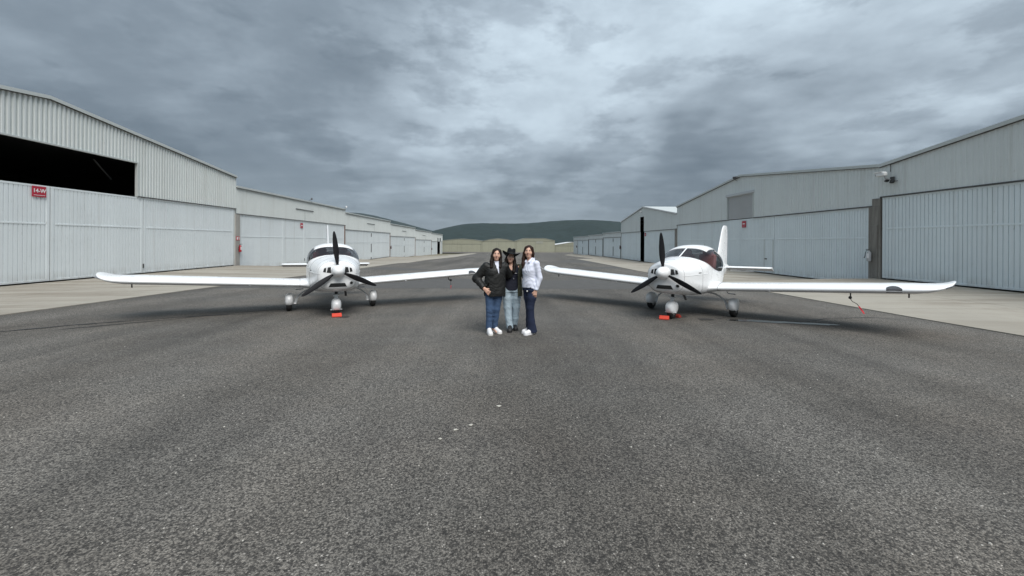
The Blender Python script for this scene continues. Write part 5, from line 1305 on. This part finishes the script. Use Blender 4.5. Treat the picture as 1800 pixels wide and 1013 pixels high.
# ---- woman in the hat
def woman_hat():
    P = empty('person'); hc = (-0.025, -0.02, 1.395); M = rotm(0.05, 0.14, -0.04)
    J = dict(hipl=(-0.080, 0, 0.79), kneel=(-0.075, -0.02, 0.44), ankl=(-0.030, -0.06, 0.075), hipr=(0.075, 0, 0.79), kneer=(0.085, 0.03, 0.45), ankr=(0.052, 0.10, 0.075), z=(0.82, 0.96, 1.10, 1.21), wx=-0.005, cx=-0.005)
    aL = [(-0.160, 0.01, 1.185), (-0.285, 0.04, 1.04), (-0.36, -0.02, 1.02)]; aR = [(0.150, 0.01, 1.185), (0.27, 0.06, 1.06), (0.35, 0.02, 1.02)]
    aL = [(-0.160, 0.01, 1.185), (-0.275, 0.05, 1.035), (-0.40, 0.02, 1.05)]; aR = [(0.150, 0.01, 1.185), (0.262, 0.07, 1.04), (0.38, 0.06, 1.06)]
    F = body_field(J, hc, M, (aL, aR)); head_parts(P, F, hc, M, 'skin_deep', True)
    hand(F, (-0.41, 0.018, 1.05), (-0.9, 0.0, 0.15), 1, (0, -1, 0), 0.4); hand(F, (0.39, 0.058, 1.06), (0.9, 0.0, 0.1), -1, (0, -1, 0), 0.4)
    for sd in 'lr': F.cap(J['ank' + sd], (J['ank' + sd][0], J['ank' + sd][1] - 0.12, 0.035), 0.033, 0.024, 0.02)
    F.build('body', 'skin_deep', P)
    H = 0.008
    F = Field((-0.24, -0.22, 0.02), (0.24, 0.26, 0.90), H)
    F.loft([(0.74, 0, 0.0, 0.165, 0.115), (0.86, 0, 0, 0.150, 0.105)], 0.03)
    F.chain([J['hipl'], (-0.082, -0.01, 0.62), J['kneel'], (-0.055, -0.04, 0.22), (-0.030, -0.055, 0.06)], (0.098, 0.090, 0.076, 0.064, 0.064), 0.02); F.chain([J['hipr'], (0.082, 0.01, 0.62), J['kneer'], (0.072, 0.06, 0.22), (0.055, 0.095, 0.06)], (0.098, 0.090, 0.076, 0.062, 0.058), 0.02)
    F.cut(lambda X, Y, Z: 0.045 - Z); F.warp(folds(0.0075, (25, 10, 70, 0), (-45, 15, 45, 1.1), (90, 30, 8, 2.2), (10, -30, 120, 2)))
    F.build('jeans', 'denim_light', P)
    F = Field((-0.22, -0.20, 0.74), (0.22, 0.18, 1.30), H)
    F.loft([(0.765, 0, 0, 0.160, 0.122), (0.85, 0, 0, 0.158, 0.120), (0.97, 0, 0, 0.142, 0.112), (1.09, 0, -0.004, 0.150, 0.122), (1.18, 0, 0, 0.150, 0.100), (1.235, 0, 0.01, 0.10, 0.075), (1.265, -0.005, 0.015, 0.065, 0.062)], 0.02)
    F.cut(lambda X, Y, Z: 0.06 - np.maximum(np.abs(X + 0.005) * 1.5 - (Z - 1.13) * 0.9 + 0.06, Y + 0.02))      # V neck
    F.cut(lambda X, Y, Z: (0.795 - 0.10 * np.cos(np.clip(X * 14, -1.5, 1.5)) * 0.35) - Z)
    F.warp(folds(0.003, (40, 20, 60, 0), (-50, 20, 70, 1)))
    sh = F.build('shirt', 'cotton_navy', P)
    MB().box(-0.085, -0.045, -0.130, -0.118, 1.092, 1.100, 0.001).build('chest_print', 'sign_white', sh); MB().box(0.050, 0.090, -0.130, -0.118, 1.090, 1.098, 0.001).build('chest_print', 'sign_white', sh)
    fd = Field((0.01, -0.16, 0.96), (0.06, -0.09, 1.02), 0.003); fd.ell((0.034, -0.118, 0.99), (0.008, 0.006, 0.015), 0); fd.build('pendant', 'steel', sh)
    F = Field((-0.50, -0.24, 0.60), (0.50, 0.26, 1.34), H)
    F.loft([(0.66, 0, 0.01, 0.205, 0.150), (0.80, 0, 0.005, 0.200, 0.148), (0.98, 0, 0, 0.188, 0.145), (1.10, 0, 0, 0.186, 0.142), (1.18, 0, 0.005, 0.170, 0.115), (1.24, -0.005, 0.012, 0.115, 0.092), (1.285, -0.005, 0.015, 0.086, 0.085)], 0.03)
    F.chain(aL, (0.078, 0.066, 0.056), 0.03); F.chain(aR, (0.078, 0.066, 0.056), 0.03)
    F.cut(lambda X, Y, Z: 0.02 - np.maximum(np.abs(X + 0.004) - 0.108 + np.clip(1.16 - Z, -0.2, 0.06) * 0.2, Y - 0.0) )   # hangs open in front
    F.warp(folds(0.008, (30, 20, 65, 0.5), (-55, 30, 40, 2.0), (70, 20, -50, 0.7)))
    F.build('jacket', 'canvas_olive', P)
    shoe(P, (-0.028, -0.02, 0.0), (-0.06, -1), 0.24, 'shoe_black', 'shoe_black', 0.047); shoe(P, (0.058, 0.15, 0.0), (0.10, -1), 0.24, 'shoe_black', 'shoe_black', 0.045)
    long_hair(P, hc, M, 'hair_dark', [([(-0.062, 0.0, 0.03), (-0.080, -0.020, -0.06), (-0.085, -0.050, -0.16), (-0.075, -0.085, -0.24)], (0.022, 0.026, 0.030, 0.014), (1, 1.1, 1)),
                                     ([(0.062, 0.0, 0.03), (0.085, -0.015, -0.06), (0.095, -0.050, -0.16), (0.090, -0.095, -0.27), (0.085, -0.10, -0.30)], (0.022, 0.028, 0.034, 0.028, 0.012), (1, 1.1, 1)),
                                     ([(0, 0.07, 0.0), (0, 0.09, -0.12), (0, 0.10, -0.24)], (0.06, 0.06, 0.04), (1.2, 0.7, 1))])
    # hat: pinched crown and a wide brim rolled up at the sides
    hat = empty('hat'); hat.parent = P; Mh = Matrix([list(r) for r in (rotm(0.05, 0.15, -0.20))]).to_4x4(); Mh.translation = Vector(hc) + Vector(M @ np.array((0, 0.008, 0.062))); hat.matrix_local = Mh
    V = []; F_ = []; n = 40
    for j, q in enumerate(lsp(0, 1, 9)):
        for i in range(n):
            t_ = 2 * PI * i / n; rx, ry = 0.082 + 0.086 * q, 0.098 + 0.098 * q; c, s_ = math.cos(t_), math.sin(t_)
            V.append((rx * c, ry * s_, 0.040 * (abs(c) ** 1.8) * q ** 1.5 - 0.038 * (abs(s_) ** 2) * q ** 1.2))
    for j in range(9):
        for i in range(n): F_.append((j * n + i, j * n + (i + 1) % n, (j + 1) * n + (i + 1) % n, (j + 1) * n + i))
    br = MB().add(V, F_).build('brim', 'felt_black', hat, smooth=60); solidify(br, 0.006)
    V = []; F_ = []; prof = [(1.0, 0.0), (0.985, 0.03), (0.955, 0.06), (0.91, 0.085), (0.83, 0.102), (0.66, 0.110), (0.40, 0.104), (0.15, 0.098), (0.01, 0.097)]
    for k_, h_ in prof:
        for i in range(n):
            t_ = 2 * PI * i / n; c, s_ = math.cos(t_), math.sin(t_); pinch = 1 - 0.20 * max(0, -s_) ** 2 * (h_ / 0.11) * abs(c) ** 0.5
            V.append((0.083 * k_ * c * pinch, 0.099 * k_ * s_, h_ - 0.022 * math.exp(-(c * k_) ** 2 * 14) * (h_ / 0.11) ** 3 + 0.008 * s_ * h_ / 0.11))
    for j in range(len(prof) - 1):
        for i in range(n): F_.append((j * n + i, j * n + (i + 1) % n, (j + 1) * n + (i + 1) % n, (j + 1) * n + i))
    F_.append(tuple((len(prof) - 1) * n + i for i in range(n))); MB().add(V, F_).build('crown', 'felt_black', hat, smooth=60)
    MB().lathe([(1.012, 0.0), (1.012, 0.02), (1.0, 0.021)], n=32, sx=0.083, sy=0.099).build('band', 'leather_black', hat, smooth=40)
    return P
# ---- woman in the white shirt
def woman_shirt():
    P = empty('person'); hc = (-0.015, -0.025, 1.50); M = rotm(0.66, 0.05, -0.03)
    J = dict(hipl=(-0.070, 0, 0.83), kneel=(-0.058, 0.035, 0.48), ankl=(-0.055, 0.075, 0.075), hipr=(0.070, 0, 0.83), kneer=(0.055, -0.045, 0.48), ankr=(0.062, -0.005, 0.075), z=(0.89, 1.03, 1.18, 1.305), wx=0.0, cx=0.0)
    aR = [(0.145, 0.015, 1.285), (0.185, 0.055, 1.03), (0.165, -0.015, 0.815)]; aL = [(-0.145, 0.015, 1.285), (-0.255, 0.12, 1.10), (-0.33, 0.22, 1.06)]
    F = body_field(J, hc, M, (aL, aR)); head_parts(P, F, hc, M, 'skin', True)
    hand(F, (0.163, -0.022, 0.80), (-0.10, -0.12, -1), 1, (-0.8, 0.5, 0), 0.75, 0.6); hand(F, (-0.335, 0.225, 1.06), (-0.6, 0.6, 0.1), -1, (0, -1, 0), 0.4)
    for sd in 'lr': F.cap(J['ank' + sd], (J['ank' + sd][0], J['ank' + sd][1] - 0.12, 0.035), 0.033, 0.024, 0.02)
    F.build('body', 'skin', P)
    H = 0.008
    F = Field((-0.25, -0.24, 0.02), (0.25, 0.24, 1.02), H)
    F.loft([(0.80, 0, 0.008, 0.158, 0.122), (0.88, 0, 0.006, 0.142, 0.110), (0.95, 0, 0, 0.122, 0.092)], 0.03)
    for sd in 'lr': hx = J['hip' + sd]; F.chain([hx, ((hx[0] + J['knee' + sd][0]) / 2, J['knee' + sd][1] * 0.5, 0.66), J['knee' + sd], (J['ank' + sd][0], J['ank' + sd][1] - 0.028, 0.24), (J['ank' + sd][0], J['ank' + sd][1], 0.06)], (0.086, 0.082, 0.066, 0.068, 0.092), 0.025)
    F.cut(lambda X, Y, Z: 0.035 - Z); F.warp(folds(0.003, (20, 10, 80, 0), (-35, 20, 50, 1.1)))
    pn = F.build('trousers', 'denim_navy', P)
    fd = Field((0.0, -0.20, 0.76), (0.10, -0.06, 0.82), 0.004); fd.ell((0.055, -0.128, 0.79), (0.018, 0.012, 0.013), 0); fd.build('hip_patch', 'sign_white', pn)
    F = Field((-0.46, -0.24, 0.78), (0.36, 0.34, 1.42), H)
    F.loft([(0.845, 0, 0.005, 0.158, 0.130), (0.92, 0, 0.0, 0.156, 0.126), (1.04, 0, -0.005, 0.136, 0.112), (1.16, 0, -0.012, 0.146, 0.126), (1.25, 0, 0.0, 0.144, 0.104), (1.31, 0, 0.012, 0.112, 0.078), (1.355, 0.0, 0.018, 0.070, 0.066), (1.385, 0, 0.018, 0.064, 0.066)], 0.025)
    F.chain(aR, (0.060, 0.052, 0.042), 0.025); F.chain(aL, (0.060, 0.052, 0.042), 0.025)
    F.cut(lambda X, Y, Z: np.where((X > 0.11) & (Z < 0.93) & (Y < 0.02), 0.812 - Z, -1))
    F.cut(lambda X, Y, Z: 0.04 - np.maximum(np.abs(X) * 1.6 - (Z - 1.285) * 0.8 + 0.04, Y + 0.02))              # open collar
    F.cut(lambda X, Y, Z: np.where(np.abs(X) < 0.12, (0.862 - 0.05 * np.cos(np.clip(X * 12, -1.5, 1.5)) * 0.5) - Z, -1))
    F.warp(folds(0.0095, (45, 25, 60, 0), (-60, 35, 45, 1.6), (80, -20, -40, 0.4)))
    st = F.build('shirt', 'cotton_white', P)
    for z in lsp(0.90, 1.24, 6): fd = Field((-0.01, -0.18, z - 0.01), (0.02, -0.08, z + 0.01), 0.0025); fd.ell((0.004, -0.136 + abs(z - 1.13) * 0.05, z), (0.006, 0.006, 0.006), 0); fd.build('button', 'teeth', st)
    for sx in (-1, 1):
        fd = Field((-0.12, -0.14, 1.26), (0.12, 0.10, 1.42), 0.005); fd.cap((sx * 0.052, 0.0, 1.375), (sx * 0.048, -0.078, 1.315), 0.020, 0.024, 0.0, (1, 1, 1)); fd.build('collar', 'cotton_white', st)
    shoe(P, (J['ankl'][0], 0.12, 0.0), (-0.02, -1), 0.255, 'shoe_white', 'shoe_white', 0.046); shoe(P, (J['ankr'][0], 0.045, 0.0), (0.04, -1), 0.255, 'shoe_white', 'shoe_white', 0.046)
    long_hair(P, hc, M, 'hair_brown', [([(-0.055, -0.01, 0.07), (-0.080, -0.020, -0.03), (-0.086, -0.020, -0.13), (-0.085, -0.040, -0.23), (-0.085, -0.06, -0.30)], (0.024, 0.024, 0.030, 0.030, 0.012), (1, 1.1, 1)),
                                      ([(0.058, 0.0, 0.07), (0.082, 0.005, -0.03), (0.080, 0.02, -0.13), (0.075, 0.05, -0.20)], (0.022, 0.022, 0.024, 0.014), (1, 1.1, 1)),
                                      ([(0, 0.075, 0.02), (-0.01, 0.095, -0.12), (-0.02, 0.10, -0.27)], (0.058, 0.062, 0.04), (1.2, 0.7, 1))])
    return P
pa = woman_jacket(); locate(pa, -0.13, 7.30, math.radians(9)); tag(pa, 'person in a black leather jacket and blue jeans, one hand on her hip', 'person', 'three people standing between the aircraft')
pb = woman_hat(); locate(pb, 0.195, 7.60, math.radians(0)); tag(pb, 'person in a wide black hat, olive jacket and light jeans, in the middle', 'person', 'three people standing between the aircraft')
pc = woman_shirt(); locate(pc, 0.525, 7.30, math.radians(-50)); tag(pc, 'person in a white long-sleeved shirt and flared navy trousers', 'person', 'three people standing between the aircraft')

# ------------------------------------------------------------------ thin damp air
m = bpy.data.materials.new('haze_air'); m.use_nodes = True; m.node_tree.nodes.clear()
pv = m.node_tree.nodes.new('ShaderNodeVolumePrincipled'); pv.inputs['Color'].default_value = (0.80, 0.88, 0.95, 1); pv.inputs['Density'].default_value = 0.00003; pv.inputs['Anisotropy'].default_value = 0.0
om = m.node_tree.nodes.new('ShaderNodeOutputMaterial'); m.node_tree.links.new(pv.outputs[0], om.inputs['Volume']); MATS['haze_air'] = m
tag(MB().box(-6100, 6100, -310, 9100, -12.0, 345.0).build('haze', 'haze_air'), kind='stuff')
